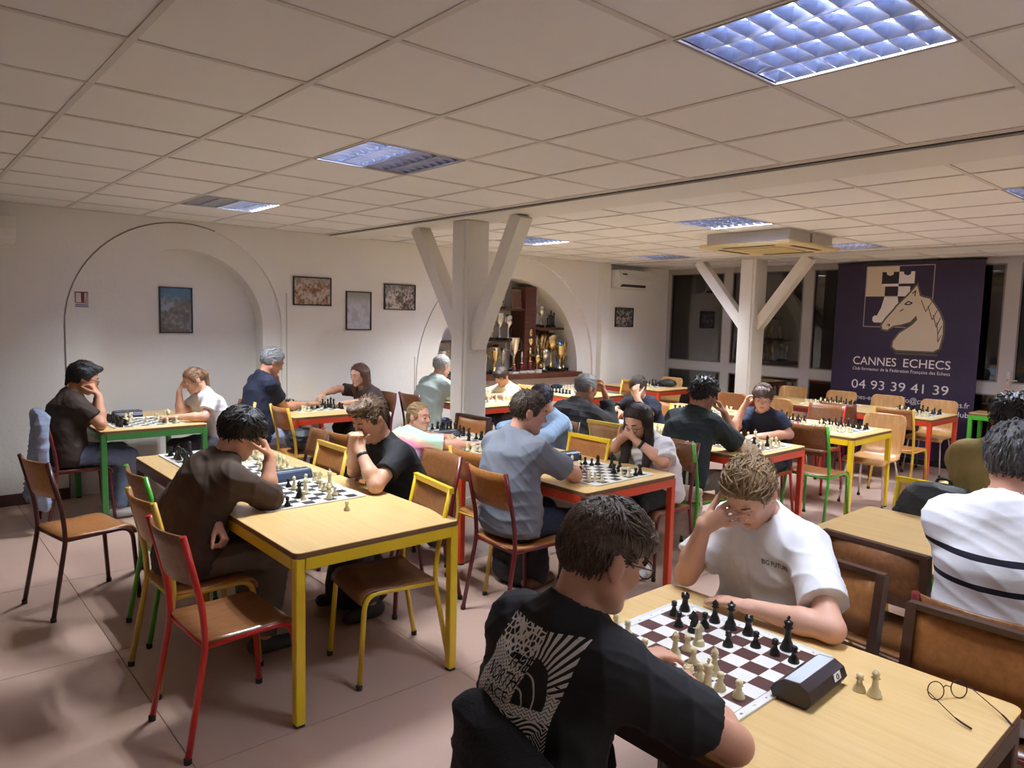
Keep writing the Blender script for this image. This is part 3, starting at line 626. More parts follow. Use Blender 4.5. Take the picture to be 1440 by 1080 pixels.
# ---------------------------------------------------------------- trophy shelf
t = thing('trophy_shelf', 'dark wooden trophy shelving built into the arched niche', 'shelf', (6.45, WY+.2, 0))
M_DW = wood('dark_shelf_wood', srgb(96, 50, 32), srgb(70, 34, 22), .4, (3, 30, 30), .15)
def wbox(n, xa, xb, ya, yb, za, zb): MB().bbox(xa-6.45, xb-6.45, ya-WY-.2, yb-WY-.2, za, zb, .004).obj(n, M_DW, t)
wbox('sill_board', 5.14, 7.76, WY-.06, D3-.005, .865, .935); wbox('upright', 6.72, 6.93, D2+.06, D3-.02, .935, 2.13)
wbox('shelf_board', 5.85, 6.72, D2+.08, D3-.01, 1.80, 1.83); wbox('shelf_board', 6.93, 7.52, D2+.08, D3-.01, 1.54, 1.575); wbox('shelf_board', 5.36, 6.72, D2+.10, D3-.01, 1.36, 1.385)
GOLD = mat('gold_plate', (.80, .62, .30), .22, 1); SILV = mat('silver_plate', (.78, .77, .74), .2, 1); DARKM = mat('trophy_marble', (.02, .018, .018), .25); REDM = mat('trophy_red_column', srgb(110, 22, 20), .3); MARB = mat('trophy_pale_marble', srgb(200, 190, 178), .3); BLUEM = mat('trophy_blue', srgb(120, 150, 190), .25, .6)
TR = [0]
def trophy(x, y, z, h, kind, m, label, base=DARKM):
    t = thing('trophy', label, 'trophy', (x, y, z)); s = h
    bw = .13*s if s > .3 else .2*s
    MB().bbox(-bw, bw, -bw, bw, 0, .10*s, .006).obj('base', base, t); b = .10*s
    if kind == 'cup':
        MB().lathe([(.10*s, b), (.09*s, b+.02*s), (.025*s, b+.08*s), (.02*s, b+.25*s), (.035*s, b+.28*s), (.02*s, b+.31*s), (.08*s, b+.40*s), (.14*s, b+.55*s), (.17*s, b+.82*s), (.18*s, b+.85*s), (.155*s, b+.85*s), (.13*s, b+.6*s)], 14).obj('cup', m, t)
        for q in (-1, 1): MB().tube(bez([((q*.14*s, 0, b+.5*s), 0), ((q*.28*s, 0, b+.52*s), .06*s), ((q*.27*s, 0, b+.82*s), .06*s), ((q*.16*s, 0, b+.76*s), 0)], 4), .012*s, 6).obj('handle', m, t)
    elif kind == 'flute':
        MB().lathe([(.10*s, b), (.05*s, b+.03*s), (.03*s, b+.12*s), (.05*s, b+.35*s), (.075*s, b+.6*s), (.10*s, b+.87*s), (.085*s, b+.87*s), (.05*s, b+.6*s)], 12).obj('flute', m, t)
        for q in range(3):
            a = q*2.1; MB().tube([(.03*s*math.cos(a), .03*s*math.sin(a), b+.1*s), (.11*s*math.cos(a+.4), .11*s*math.sin(a+.4), b+.5*s), (.13*s*math.cos(a+.8), .13*s*math.sin(a+.8), b+.9*s)], [.012*s, .02*s, .008*s], 6).obj('ribbon_wing', m, t)
    elif kind == 'column':
        MB().lathe([(.07*s, b), (.07*s, b+.34*s)], 12).obj('column', REDM, t); MB().lathe([(.09*s, b+.34*s), (.09*s, b+.37*s), (.03*s, b+.40*s)], 12).obj('cap', m, t)
        MB().lathe([(.03*s, b+.40*s), (.05*s, b+.46*s), (.025*s, b+.54*s), (.06*s, b+.66*s), (.05*s, b+.74*s), (.03*s, b+.76*s), (.05*s, b+.81*s), (.035*s, b+.87*s), (.005*s, b+.9*s)], 12).obj('figure', m, t)
    elif kind == 'figure':
        MB().lathe([(.09*s, b), (.06*s, b+.05*s), (.03*s, b+.10*s), (.10*s, b+.28*s), (.12*s, b+.36*s), (.05*s, b+.42*s)], 12).obj('plinth', m, t)
        MB().lathe([(.05*s, b+.42*s), (.09*s, b+.56*s), (.07*s, b+.68*s), (.025*s, b+.74*s), (.055*s, b+.80*s), (.05*s, b+.87*s), (.005*s, b+.9*s)], 12).obj('figure', m, t)
        for q in (-1, 1): MB().tube([(q*.07*s, 0, b+.62*s), (q*.14*s, 0, b+.75*s), (q*.12*s, 0, b+.88*s)], .014*s, 6).obj('arm', m, t)
    elif kind == 'goblet':
        MB().lathe([(.12*s, b), (.03*s, b+.06*s), (.022*s, b+.38*s), (.10*s, b+.46*s), (.17*s, b+.60*s), (.17*s, b+.78*s), (.12*s, b+.88*s), (.03*s, b+.9*s)], 14).obj('bowl', m, t)
    elif kind == 'group':
        MB().bbox(-.34*s, .34*s, -.08*s, .08*s, b*0, b*1.0, .005).obj('plinth', M_BLACK, t)
        for q, hh in ((-.24, .45), (-.12, .62), (0, .88), (.12, .6), (.24, .75)): MB().lathe([(.06*s, b), (.035*s, b+.05*s), (.03*s, b+hh*.55*s), (.05*s, b+hh*.62*s), (.03*s, b+hh*.72*s), (.045*s, b+hh*.85*s), (.004, b+hh*s)], 8, (q*s, 0, 0)).obj('figurine', M_BLACK, t)
yS = WY+.22
def T(x, z, h, kind, m, label, base=DARKM, dy=0): trophy(x, yS+dy, z, h, kind, m, label, base)
zs = .936; zt_ = 1.831
T(5.42, zs, .34, 'cup', SILV, 'silver cup at the arch end hidden behind the post'); T(5.62, zs, .45, 'goblet', SILV, 'silver goblet trophy left of the post')
T(6.12, zs, .30, 'flute', GOLD, 'small gold trophy low beside the post'); T(6.27, zs, .38, 'cup', SILV, 'dark silver cup behind the boy in cream jumper'); T(6.44, zs, .36, 'flute', SILV, 'silver winged trophy on the sill board left of the red column ones')
T(6.58, zs, .52, 'cup', SILV, 'large bright silver cup on a tall dark base', DARKM, -.06); T(6.70, zs, .30, 'column', SILV, 'red column trophy beside the large silver cup', MARB, -.10); T(6.80, zs, .36, 'column', GOLD, 'red column trophy with gold figure on pale marble foot', MARB, -.16)
T(6.92, zs, .26, 'goblet', GOLD, 'tiny pale gold goblet in front of the upright', MARB, -.18); T(7.00, zs, .40, 'column', GOLD, 'red column trophy right of the upright', MARB, -.10)
T(7.06, zs, .62, 'flute', SILV, 'tall slim silver flute trophy right of the upright', DARKM, .06); T(7.16, zs, .56, 'flute', GOLD, 'tall gold flute trophy in the right hand bay', DARKM, .0); T(7.27, zs, .60, 'flute', GOLD, 'tall pale gold winged trophy in the right hand bay', DARKM, .06)
T(7.36, zs, .56, 'goblet', GOLD, 'tall gold goblet trophy with domed lid'); T(7.52, zs, .46, 'flute', BLUEM, 'blue and gold flute trophy near the arch edge'); T(7.63, zs, .44, 'flute', GOLD, 'slim gold flute trophy at the very edge of the arch')
zm = 1.386
T(6.02, zs, .42, 'goblet', GOLD, 'gold goblet right beside the white post', DARKM, .04); T(6.20, zs, .34, 'cup', GOLD, 'small two handled gold cup low in the left bay', DARKM, -.10); T(6.36, zs, .40, 'flute', GOLD, 'gold winged trophy low in the left bay', DARKM, .08); T(6.50, zs, .28, 'column', GOLD, 'short red column trophy in the left bay', MARB, -.16)
T(7.10, zs, .34, 'goblet', SILV, 'short silver goblet in front of the tall flutes', DARKM, -.14); T(7.45, zs, .40, 'cup', GOLD, 'two handled gold cup between goblet and blue flute', DARKM, -.10)
T(6.10, zm, .34, 'cup', GOLD, 'gold cup on the middle shelf next to the post'); T(6.47, zm, .36, 'goblet', SILV, 'silver goblet on the middle shelf', DARKM, -.06); T(6.02, zt_, .22, 'cup', SILV, 'silver cup high on the top shelf'); T(6.22, zt_, .26, 'figure', GOLD, 'gold figure high on the top shelf')
T(5.75, zm, .30, 'cup', SILV, 'silver cup on the middle shelf left of the post'); T(6.22, zm, .36, 'figure', GOLD, 'gold winged figure trophy on the middle shelf'); T(6.36, zm, .40, 'cup', SILV, 'big silver cup on the middle shelf'); T(6.56, zm, .34, 'figure', DARKM, 'black figure trophy on the middle shelf')
T(6.845, 1.20, .44, 'figure', GOLD, 'gold medal figure trophy fixed before the upright', DARKM, -.10)
wbox('bracket', 6.78, 6.90, WY+.04, D2+.07, 1.165, 1.20)
zt = 1.831
T(6.42, zt, .16, 'goblet', GOLD, 'small dark trophy on the top shelf')
t2 = thing('shelf_photograph', 'small framed portrait standing on the top trophy shelf', 'picture', (6.62, yS-.06, zt)); MB().prism([(-.09, 0), (.09, 0), (.09, .26), (-.09, .26)], -.006, .006, lambda u, v, d: (u, d+v*.12, v)).obj('frame', mat('silver_frame', srgb(150, 130, 120), .4, .5), t2)
MB().prism([(-.075, .015), (.075, .015), (.075, .245), (-.075, .245)], -.009, -.0065, lambda u, v, d: (u, d+v*.12, v)).obj('print', mat('portrait_print', srgb(116, 80, 66), .4, var=.6, vscale=30), t2)
zr = 1.576
T(7.03, zr, .40, 'flute', SILV, 'white flute trophy on the right hand shelf', M_BLACK); T(7.14, zr, .32, 'goblet', SILV, 'silver ball goblet on the right hand shelf'); T(7.34, zr, .26, 'group', DARKM, 'black chess figures group on the right hand shelf')
# ---------------------------------------------------------------- chess sets
M_IV = mat('ivory_plastic', srgb(222, 208, 166), .38, spec=.45); M_EB = mat('black_chess_plastic', (.014, .012, .012), .28)
PR = dict(pawn=(.046, [(.0145, 0), (.0145, .004), (.0125, .008), (.0130, .011), (.0075, .017), (.0055, .028), (.0095, .031), (.0065, .033), (.0088, .038), (.0080, .043), (.003, .046)]),
    rook=(.055, [(.0165, 0), (.0165, .005), (.0140, .010), (.0145, .013), (.0092, .022), (.0082, .038), (.0125, .042), (.0120, .054), (.0095, .054), (.0088, .049), (.002, .049)]),
    bishop=(.070, [(.0165, 0), (.0165, .005), (.0135, .010), (.0140, .013), (.0080, .024), (.0060, .044), (.0110, .047), (.0065, .050), (.0095, .057), (.0065, .065), (.0030, .067), (.0030, .070)]),
    queen=(.084, [(.0185, 0), (.0185, .006), (.0150, .012), (.0155, .015), (.0090, .028), (.0068, .055), (.0125, .059), (.0075, .062), (.0120, .074), (.0085, .075), (.0045, .079), (.0030, .084)]),
    king=(.095, [(.0190, 0), (.0190, .006), (.0155, .012), (.0160, .015), (.0095, .030), (.0075, .060), (.0130, .064), (.0085, .067), (.0125, .080), (.0080, .084), (.0025, .086)]))
PM = {}
for nm, (h, pr) in PR.items():
    g = MB().lathe([(r*1.12, z*1.06) for r, z in pr], 12)
    if nm == 'king': g.box(-.0022, .0022, -.0022, .0022, .090, .104).box(-.006, .006, -.0022, .0022, .0955, .0995)
    if nm == 'rook': 
        for k in range(4): g.box(*(lambda c, s_: (min(c, s_)-.0, max(c, s_), -.002, .002))(*(( .009*math.cos(k*math.pi/2), .013*math.cos(k*math.pi/2)) if k % 2 == 0 else (-.002, .002))), .056, .060) if k % 2 == 0 else g.box(-.002, .002, *sorted((.009*math.sin(k*math.pi/2), .013*math.sin(k*math.pi/2))), .056, .060)
    PM[nm] = g
g = MB().lathe([(r*1.12, z) for r, z in [(.0165, 0), (.0165, .005), (.0140, .010), (.0145, .013), (.0105, .018)]], 12)
kp = [(-.010, .016), (.010, .016), (.009, .028), (.003, .036), (.010, .036), (.0155, .040), (.014, .047), (.006, .056), (.001, .063), (-.003, .058), (-.010, .050), (-.0125, .036)]
g.prism(kp, -.0062, .0062, lambda u, v, d: (u, d, v*1.05)); PM['knight'] = g
PMESH = {(n, c): g.mesh(n, [M_IV if c == 'w' else M_EB]) for n, g in PM.items() for c in 'wb'}
NPIECE = [0]
FARMEN = MB()
def far_piece(kind, c, x, y, z):
    g = PM[kind]; FARMEN.add([(p[0]+x, p[1]+y, p[2]+z) for p in g.v], g.f, True, 0 if c == 'w' else 1)
def piece(kind, c, x, y, z, place, rz=None):
    o = link('chess_'+kind, PMESH[(kind, c)], None, None, (x, y, z), RNG.uniform(-.5, .5)+(0 if rz is None else rz) + (math.pi if (kind == 'knight' and c == 'b') else 0))
    NPIECE[0] += 1
    return tag(o, ('ivory' if c == 'w' else 'black')+' plastic chess '+kind+' '+place, 'chess piece', 'chess pieces '+place)
def board_mat(name, dark):
    m = mat(name, srgb(226, 224, 216), .45); N, L, b = nodes(m)
    tc = N.new('ShaderNodeTexCoord'); sp = N.new('ShaderNodeSeparateXYZ'); L.new(tc.outputs['Object'], sp.inputs[0])
    def cell(o): return mth(N, L, 'FLOOR', mth(N, L, 'DIVIDE', o, .06))
    par = mth(N, L, 'FLOORED_MODULO', mth(N, L, 'ADD', cell(sp.outputs[0]), cell(sp.outputs[1])), 2)
    ins = mth(N, L, 'MULTIPLY', mth(N, L, 'LESS_THAN', mth(N, L, 'ABSOLUTE', sp.outputs[0]), .24), mth(N, L, 'LESS_THAN', mth(N, L, 'ABSOLUTE', sp.outputs[1]), .24))
    k = mth(N, L, 'MULTIPLY', mth(N, L, 'GREATER_THAN', par, .5), ins)
    mx = N.new('ShaderNodeMix'); mx.data_type = 'RGBA'; L.new(k, mx.inputs[0]); mx.inputs[6].default_value = srgb(226, 224, 216); mx.inputs[7].default_value = dark; L.new(mx.outputs[2], b.inputs['Base Color']); return m
BM = dict(brown=board_mat('board_brown', srgb(84, 50, 46)), black=board_mat('board_black', srgb(48, 46, 48)), green=board_mat('board_green', srgb(60, 92, 60)))
bd_me = {k: MB().bbox(-.27, .27, -.27, .27, 0, .0022, .012).mesh('chessboard', [m]) for k, m in BM.items()}
BOARDS = []
def board(x, y, col, label, z=.74, rz=0):
    o = link('chessboard', bd_me[col], None, None, (x, y, z), rz); tag(o, label, 'chessboard'); return o
def sq(cx, cy, i, j, rz=0):
    u, v = (i-3.5)*.06, (j-3.5)*.06; c, s_ = math.cos(rz), math.sin(rz); return cx+u*c-v*s_, cy+u*s_+v*c
ORD = ['rook', 'knight', 'bishop', 'queen', 'king', 'bishop', 'knight', 'rook']
def setup(cx, cy, place, white_high=True, rz=0, moved=0, seed=1, z=.7425, far=False):
    """men on a board: columns along y, ranks along x; moved = how many men have left their start squares"""
    r = random.Random(seed); men = []
    for j in range(8):
        for i, k in ((0, ORD[j]), (1, 'pawn')):
            men.append([k, 'b' if white_high else 'w', i, j]); men.append([k, 'w' if white_high else 'b', 7-i, j])
    occ = {(m_[2], m_[3]) for m_ in men}; idx = list(range(len(men))); r.shuffle(idx); gone = set()
    for q in idx[:moved]:
        m_ = men[q]
        if m_[0] == 'king': continue
        if r.random() < .38: gone.add(q); continue
        for _ in range(12):
            p = (r.randint(1, 6), r.randint(0, 7))
            if p not in occ: occ.discard((m_[2], m_[3])); m_[2], m_[3] = p; occ.add(p); break
    for q, m_ in enumerate(men):
        if q in gone: continue
        x, y = sq(cx, cy, m_[2], m_[3], rz)
        if far: far_piece(m_[0], m_[1], x+r.uniform(-.006, .006), y+r.uniform(-.006, .006), z); continue
        piece(m_[0], m_[1], x+r.uniform(-.006, .006), y+r.uniform(-.006, .006), z, place)
def clock(x, y, rz, label, z=.74, body=None, big=False):
    t = thing('chess_clock', label, 'chess clock', (x, y, z), rz)
    Lh, w = (.115, .055)
    prof = [(-.052, .004), (-.046, 0), (.046, 0), (.052, .004), (.050, .022), (.030, .052), (.022, .058), (-.024, .058), (-.036, .050), (-.050, .022)]
    MB().prism(prof, -Lh, Lh, lambda u, v, d: (u, d, v)).obj('body', body or mat('clock_body', srgb(44, 40, 46), .35), t)
    MB().prism([(-.022, .0585), (.024, .0585), (.030, .053), (.0295, .0525)], -Lh*.92, Lh*.92, lambda u, v, d: (u, d, v)).obj('top_panel', mat('clock_panel', srgb(186, 196, 206), .3), t)
    for s in (-1, 1): MB().prism([(-.012, .0586), (.016, .0586), (.016, .0605), (-.012, .0605)], s*.03-.022, s*.03+.022, lambda u, v, d: (u, d, v)).obj('display', mat('clock_lcd', srgb(120, 134, 134), .2), t)
    MB().prism([(-.008, .060), (.008, .060), (.008, .066), (-.008, .066)], -.1, .1, lambda u, v, d: (u, d, v)).obj('rocker_lever', mat('clock_lever', srgb(90, 96, 104), .4), t)
    return t
# boards, men and clocks on the tables
b0 = board(1.761, 1.128, 'brown', 'vinyl chessboard with brown squares and a coordinate border on the clock table')
NB = dict(w=[('pawn', 1.683, 1.39), ('pawn', 1.673, 1.335), ('pawn', 1.613, 1.222), ('bishop', 1.673, 1.16), ('pawn', 1.733, 1.16), ('knight', 1.791, 1.16), ('pawn', 1.675, 1.10), ('bishop', 1.672, 1.03), ('pawn', 1.613, 1.036), ('rook', 1.555, 1.034), ('king', 1.552, .973), ('pawn', 1.612, .973), ('pawn', 1.613, .919)],
    b=[('pawn', 1.913, 1.338), ('rook', 1.971, 1.336), ('pawn', 1.852, 1.276), ('knight', 1.855, 1.222), ('pawn', 1.913, 1.221), ('bishop', 1.971, 1.222), ('queen', 1.968, 1.163), ('rook', 1.973, 1.104), ('pawn', 1.853, 1.10), ('pawn', 1.914, 1.045), ('pawn', 1.912, .983), ('king', 1.971, .976), ('pawn', 1.912, .925)])
for c in 'wb':
    for k, x, y in NB[c]: piece(k, c, x, y, .7425, 'on the brown vinyl board by the folded glasses')
cm = MB()
for k in range(8):
    for s in (-1, 1):
        for (txt, px, py) in ((str(8-k), (k-3.5)*.06, s*.254), ('ABCDEFGH'[k], s*.254, (k-3.5)*.06)):
            me = text_mesh(txt, .014, align='CENTER'); me.transform(Matrix.Translation((px, py, .0027)) @ Matrix.Rotation(-math.pi/2, 4, 'Z') @ Matrix.Translation((0, -.005, 0)))
            cm.add([v.co[:] for v in me.vertices], [tuple(p.vertices) for p in me.polygons]); bpy.data.meshes.remove(me)
cm.obj('coordinates', M_BLACK, b0)
bl = MB()
for s in (-1, 1): bl.box(-.2405, .2405, s*.2405-.0006, s*.2405+.0006, .0022, .0026).box(s*.2405-.0006, s*.2405+.0006, -.2405, .2405, .0022, .0026)
bl.obj('border_line', mat('border_grey', srgb(120, 118, 116), .5), b0)
# the near clock
t = thing('chess_clock', 'dark brown chess clock with pale top and white round symbol label', 'chess clock', (1.80, .825, .74), math.radians(90))
cb = mat('near_clock_body', srgb(46, 34, 36), .33)
prof = [(u*.86, v*.86) for u, v in [(-.050, .004), (-.044, 0), (.044, 0), (.055, .006), (.064, .026), (.050, .048), (.026, .066), (-.024, .070), (-.052, .056), (-.064, .028)]]
def cf(u, v, d): return (u*.86, d*.86, v*.86)
MB().prism([(u/.86, v/.86) for u, v in prof], -.125, .125, cf).obj('body', cb, t)
MB().prism([(-.0225, .0702), (.025, .0662), (.0252, .0672), (-.0223, .0712)], -.118, .118, cf).obj('top_panel', mat('near_clock_panel', srgb(200, 206, 210), .35), t)
lab = MB().prism([(-.060, .034), (-.053, .0555), (-.0545, .0565), (-.0620, .0345)], -.085, -.04, cf); lab.obj('paper_label', mat('paper', srgb(226, 224, 220), .7), t)
cr = MB().tube([V(-.0588+.0065*.34*math.sin(a), -.0625+.0075*math.cos(a), .0455+.0065*math.sin(a))*.86 for a in np.linspace(0, 2*math.pi, 13)[:-1]], .0013, 5, closed=True); cr.obj('label_symbol', M_BLACK, t)
t.rotation_euler = (0, 0, math.radians(92))
piece('pawn', 'w', 1.902, .738, .74, 'standing captured on the bare wood near the folded glasses'); piece('bishop', 'w', 1.905, .700, .74, 'standing captured on the bare wood near the folded glasses')
# folded glasses on the table
M_LENS = M_GLASS.copy(); M_LENS.name = 'clear_lens'
for n_ in M_LENS.node_tree.nodes:
    if n_.type == 'BSDF_TRANSPARENT': n_.inputs[0].default_value = (.97, .97, .97, 1)
    if n_.type == 'FRESNEL': n_.inputs[0].default_value = 1.2
t = thing('glasses', 'round wire glasses lying open on the light wooden table', 'glasses', (1.985, .565, .7405)); GM = mat('glasses_wire', srgb(60, 36, 44), .3, .7)
for s in (-1, 1):
    R_ = [(.006*math.sin(a)+.004, s*.034+.0235*math.cos(a), .022+.0215*math.sin(a)) for a in np.linspace(0, 2*math.pi, 25)[:-1]]
    MB().tube(R_, .0014, 6, closed=True).obj('rim', GM, t)
    g = MB(); g.add([(p[0], p[1], p[2]) for p in R_], [tuple(range(24))]); g.obj('lens', M_LENS, t)
    MB().tube(bez([((.004, s*.060, .026), 0), ((-.004, s*.064, .026), .004), ((-.105, s*.066, .008), .02), ((-.140, s*.056, .0045), 0)], 4), [.0013]*8+[.0026]*(len(bez([((.004, s*.060, .026), 0), ((-.004, s*.064, .026), .004), ((-.105, s*.066, .008), .02), ((-.140, s*.056, .0045), 0)], 4))-8), 6).obj('temple', GM, t)
MB().tube([(.006, -.0105, .028), (.010, 0, .031), (.006, .0105, .028)], .0014, 6).obj('bridge', GM, t)
t.rotation_euler = (0, 0, math.radians(58)); t.location = (2.045, .572, .7405)
# first row
board(1.62, 3.55, 'black', 'vinyl chessboard with black squares between brown hoodie and black tee players'); setup(1.62, 3.55, 'on the board between brown hoodie and black tee players', True, 0, 16, 3)
board(1.60, 4.17, 'black', 'vinyl chessboard with black squares just past the blue display clock'); setup(1.60, 4.17, 'on the set up board past the blue display clock', True, 0, 3, 4)
board(1.60, 4.75, 'black', 'vinyl chessboard at the far end of the maroon legged table'); setup(1.60, 4.75, 'on the board at the far end of the maroon legged table', True, 0, 4, 5)
clock(1.73, 3.87, math.radians(92), 'chess clock with blue grey display between the first row boards', body=mat('clock_blue', srgb(52, 62, 84), .35))
piece('pawn', 'w', 1.676, 3.10, .74, 'standing alone on the yellow legged table')
board(1.63, 6.60, 'black', 'vinyl chessboard on the green framed niche table'); setup(1.63, 6.60, 'on the board in front of the arched niche', True, 0, 9, 6); clock(1.60, 6.95, math.radians(90), 'dark chess clock on the green framed niche table')
# second row
board(3.33, 2.98, 'black', 'vinyl chessboard in front of the woman in white blouse'); setup(3.33, 2.98, 'on the board in front of the woman in white blouse', False, 0, 15, 7)
clock(3.45, 3.36, math.radians(80), 'chess clock beside the board of the woman in white blouse', body=MATS['clock_blue'])
board(3.33, 4.15, 'black', 'vinyl chessboard in front of the girl in tie dye top'); setup(3.33, 4.15, 'on the board in front of the girl in tie dye top', False, 0, 8, 8)
clock(3.30, 4.53, math.radians(92), 'black chess clock beside the tie dye girl'); board(3.33, 4.76 - .02, 'black', 'vinyl chessboard next to the white post'); setup(3.33, 4.74, 'on the board next to the white post', False, 0, 4, 9)
board(3.25, 6.72, 'green', 'vinyl chessboard between navy tee man and long haired woman'); setup(3.25, 6.72, 'on the board between navy tee man and long haired woman', False, 0, 12, 10); clock(3.08, 7.08, math.radians(90), 'black chess clock by the wall on the navy tee man table')
# third row
board(5.10, 2.98, 'black', 'vinyl chessboard between dark teal and navy tee players'); setup(5.10, 2.98, 'on the board between dark teal and navy tee players', True, 0, 14, 11)
board(5.05, 3.60, 'black', 'vinyl chessboard beyond the dark teal and navy tee players'); setup(5.05, 3.60, 'on the board beyond the dark teal and navy tee players', False, 0, 4, 12, far=True)
board(5.05, 4.40, 'black', 'vinyl chessboard in front of the man in black jacket'); setup(5.05, 4.40, 'on the board in front of the man in black jacket', False, 0, 12, 13)
board(5.14, 6.42, 'black', 'vinyl chessboard below the trophy shelf'); setup(5.14, 6.42, 'on the board below the trophy shelf', True, 0, 12, 14, far=True)
# empty set up boards
for cx, cy, n, sd, wh in ((6.68, 2.98, 'at the end of the yellow legged set up table', 15, False), (6.66, 3.58, 'farther along the yellow legged set up table', 16, False), (8.64, 3.00, 'at the end of the banner table', 17, False), (8.64, 3.92, 'in the middle of the banner row', 18, False), (6.78, 6.60, 'in front of the arch end', 19, True), (8.48, 6.62, 'under the wall air conditioner', 20, False), (6.66, 4.40, 'on the green framed table', 21, True)):
    board(cx, cy, 'black', 'vinyl chessboard with men set up '+n); setup(cx, cy, 'set up '+n, wh, 0, 0, sd, far=(sd != 15))
tag(FARMEN.obj('chess_sets', [M_IV, M_EB]), 'ivory and black chess men standing set up on the farther empty tables', 'chess pieces', kind='stuff')
# ---------------------------------------------------------------- people: bodies grown as one smooth surface from joints
def cone(a, b, ra, rb, k=.03, flat=None, clip=None): return ('c', V(a), V(b), ra, rb, k, flat, clip)
def ell(c, r, ax, k=.02, clip=None): return ('e', V(c), V(r), np.array(ax, float), k, clip)
def sub(p): return ('s', p)
def prim_bb(p):
    if p[0] == 'c':
        R_ = max(p[3], p[4])*(p[6][1] if p[6] else 1)*1.02; return np.minimum(p[1], p[2])-R_, np.maximum(p[1], p[2])+R_
    R_ = max(p[2]); return p[1]-R_, p[1]+R_
def prim_d(p, X, Y, Z):
    if p[0] == 'c':
        _, a, b, ra, rb, k, flat, clip = p; ab = b-a; L2 = float(ab@ab)+1e-9
        dx, dy, dz = X-a[0], Y-a[1], Z-a[2]
        t = np.clip((dx*ab[0]+dy*ab[1]+dz*ab[2])/L2, 0, 1)
        qx, qy, qz = dx-t*ab[0], dy-t*ab[1], dz-t*ab[2]; q2 = qx*qx+qy*qy+qz*qz
        if flat:
            ax, fac = flat; w = qx*ax[0]+qy*ax[1]+qz*ax[2]; q2 = q2 - w*w*(1-1/fac**2)
        d = np.sqrt(np.maximum(q2, 0)) - (ra+(rb-ra)*t)
    else:
        _, c, r, A, k, clip = p; dx, dy, dz = X-c[0], Y-c[1], Z-c[2]; k0 = 0; k1 = 0
        for i in range(3):
            q = (dx*A[i, 0]+dy*A[i, 1]+dz*A[i, 2])/r[i]; k0 = k0+q*q; k1 = k1+(q/r[i])**2
        k0 = np.sqrt(k0); d = k0*(k0-1)/np.sqrt(k1+1e-9)
    if clip:
        for pt, n in clip: d = np.maximum(d, (X-pt[0])*n[0]+(Y-pt[1])*n[1]+(Z-pt[2])*n[2])
    return d
def sdf_mesh(prims, h, disp=None):
    """surface nets of the smooth union of the primitives; returns verts, quads"""
    bbs = [prim_bb(p[1] if p[0] == 's' else p) for p in prims if p[0] != 's']
    lo = np.min([b[0] for b in bbs], 0)-3*h; hi = np.max([b[1] for b in bbs], 0)+3*h
    n = np.ceil((hi-lo)/h).astype(int)+1; G = np.full(n, 1.0, np.float32)
    ax = [(lo[i]+h*np.arange(n[i])).astype(np.float32) for i in range(3)]
    for p in prims:
        neg = p[0] == 's'; q = p[1] if neg else p; k = q[5] if q[0] == 'c' else q[4]
        a, b = prim_bb(q); mg = max(k, 0)+2.5*h
        i0 = np.maximum(np.floor((a-mg-lo)/h).astype(int), 0); i1 = np.minimum(np.ceil((b+mg-lo)/h).astype(int)+1, n)
        if (i1 <= i0).any(): continue
        sl = tuple(slice(i0[i], i1[i]) for i in range(3))
        d = prim_d(q, ax[0][sl[0]][:, None, None], ax[1][sl[1]][None, :, None], ax[2][sl[2]][None, None, :]).astype(np.float32)
        g = G[sl]
        if neg: G[sl] = np.maximum(g, -d); continue
        if k > 0:
            hh = np.maximum(k-np.abs(g-d), 0)/k; G[sl] = np.minimum(g, d)-hh*hh*k*.25
        else: G[sl] = np.minimum(g, d)
    S = G < 0
    c = [S[i:n[0]-1+i, j:n[1]-1+j, l:n[2]-1+l] for i in (0, 1) for j in (0, 1) for l in (0, 1)]
    an = c[0].copy(); al = c[0].copy()
    for q in c[1:]: an |= q; al &= q
    act = an & ~al; idx = np.argwhere(act)
    if len(idx) == 0: return np.zeros((0, 3)), np.zeros((0, 4), int)
    num = np.full(act.shape, -1, np.int64); num[tuple(idx.T)] = np.arange(len(idx))
    offs = np.array([(i, j, l) for i in (0, 1) for j in (0, 1) for l in (0, 1)])
    vals = np.stack([G[tuple((idx+o).T)] for o in offs], 1)
    acc = np.zeros((len(idx), 3)); cnt = np.zeros(len(idx))
    for a in range(8):
        for b in range(a+1, 8):
            if np.abs(offs[a]-offs[b]).sum() != 1: continue
            m_ = (vals[:, a] < 0) != (vals[:, b] < 0); va, vb = vals[m_, a], vals[m_, b]; t = (va/(va-vb))[:, None]
            acc[m_] += offs[a]+(offs[b]-offs[a])*t; cnt[m_] += 1
    vs = lo+h*(idx+acc/cnt[:, None]); Q = []
    for A in range(3):
        B, C_ = (A+1) % 3, (A+2) % 3; sh = [slice(1, n[i]-1) for i in range(3)]; sh[A] = slice(0, n[A]-1)
        s0 = S[tuple(sh)]; s2 = list(sh); s2[A] = slice(1, n[A]); s1 = S[tuple(s2)]
        e = np.argwhere(s0 != s1); st = s0[tuple(e.T)]
        e = e+np.array([0 if i == A else 1 for i in range(3)])
        def cell(db, dc): o = e.copy(); o[:, B] -= db; o[:, C_] -= dc; return num[tuple(o.T)]
        q = np.stack([cell(0, 0), cell(1, 0), cell(1, 1), cell(0, 1)], 1); q[~st] = q[~st][:, ::-1]; Q.append(q)
    return vs, np.concatenate(Q)
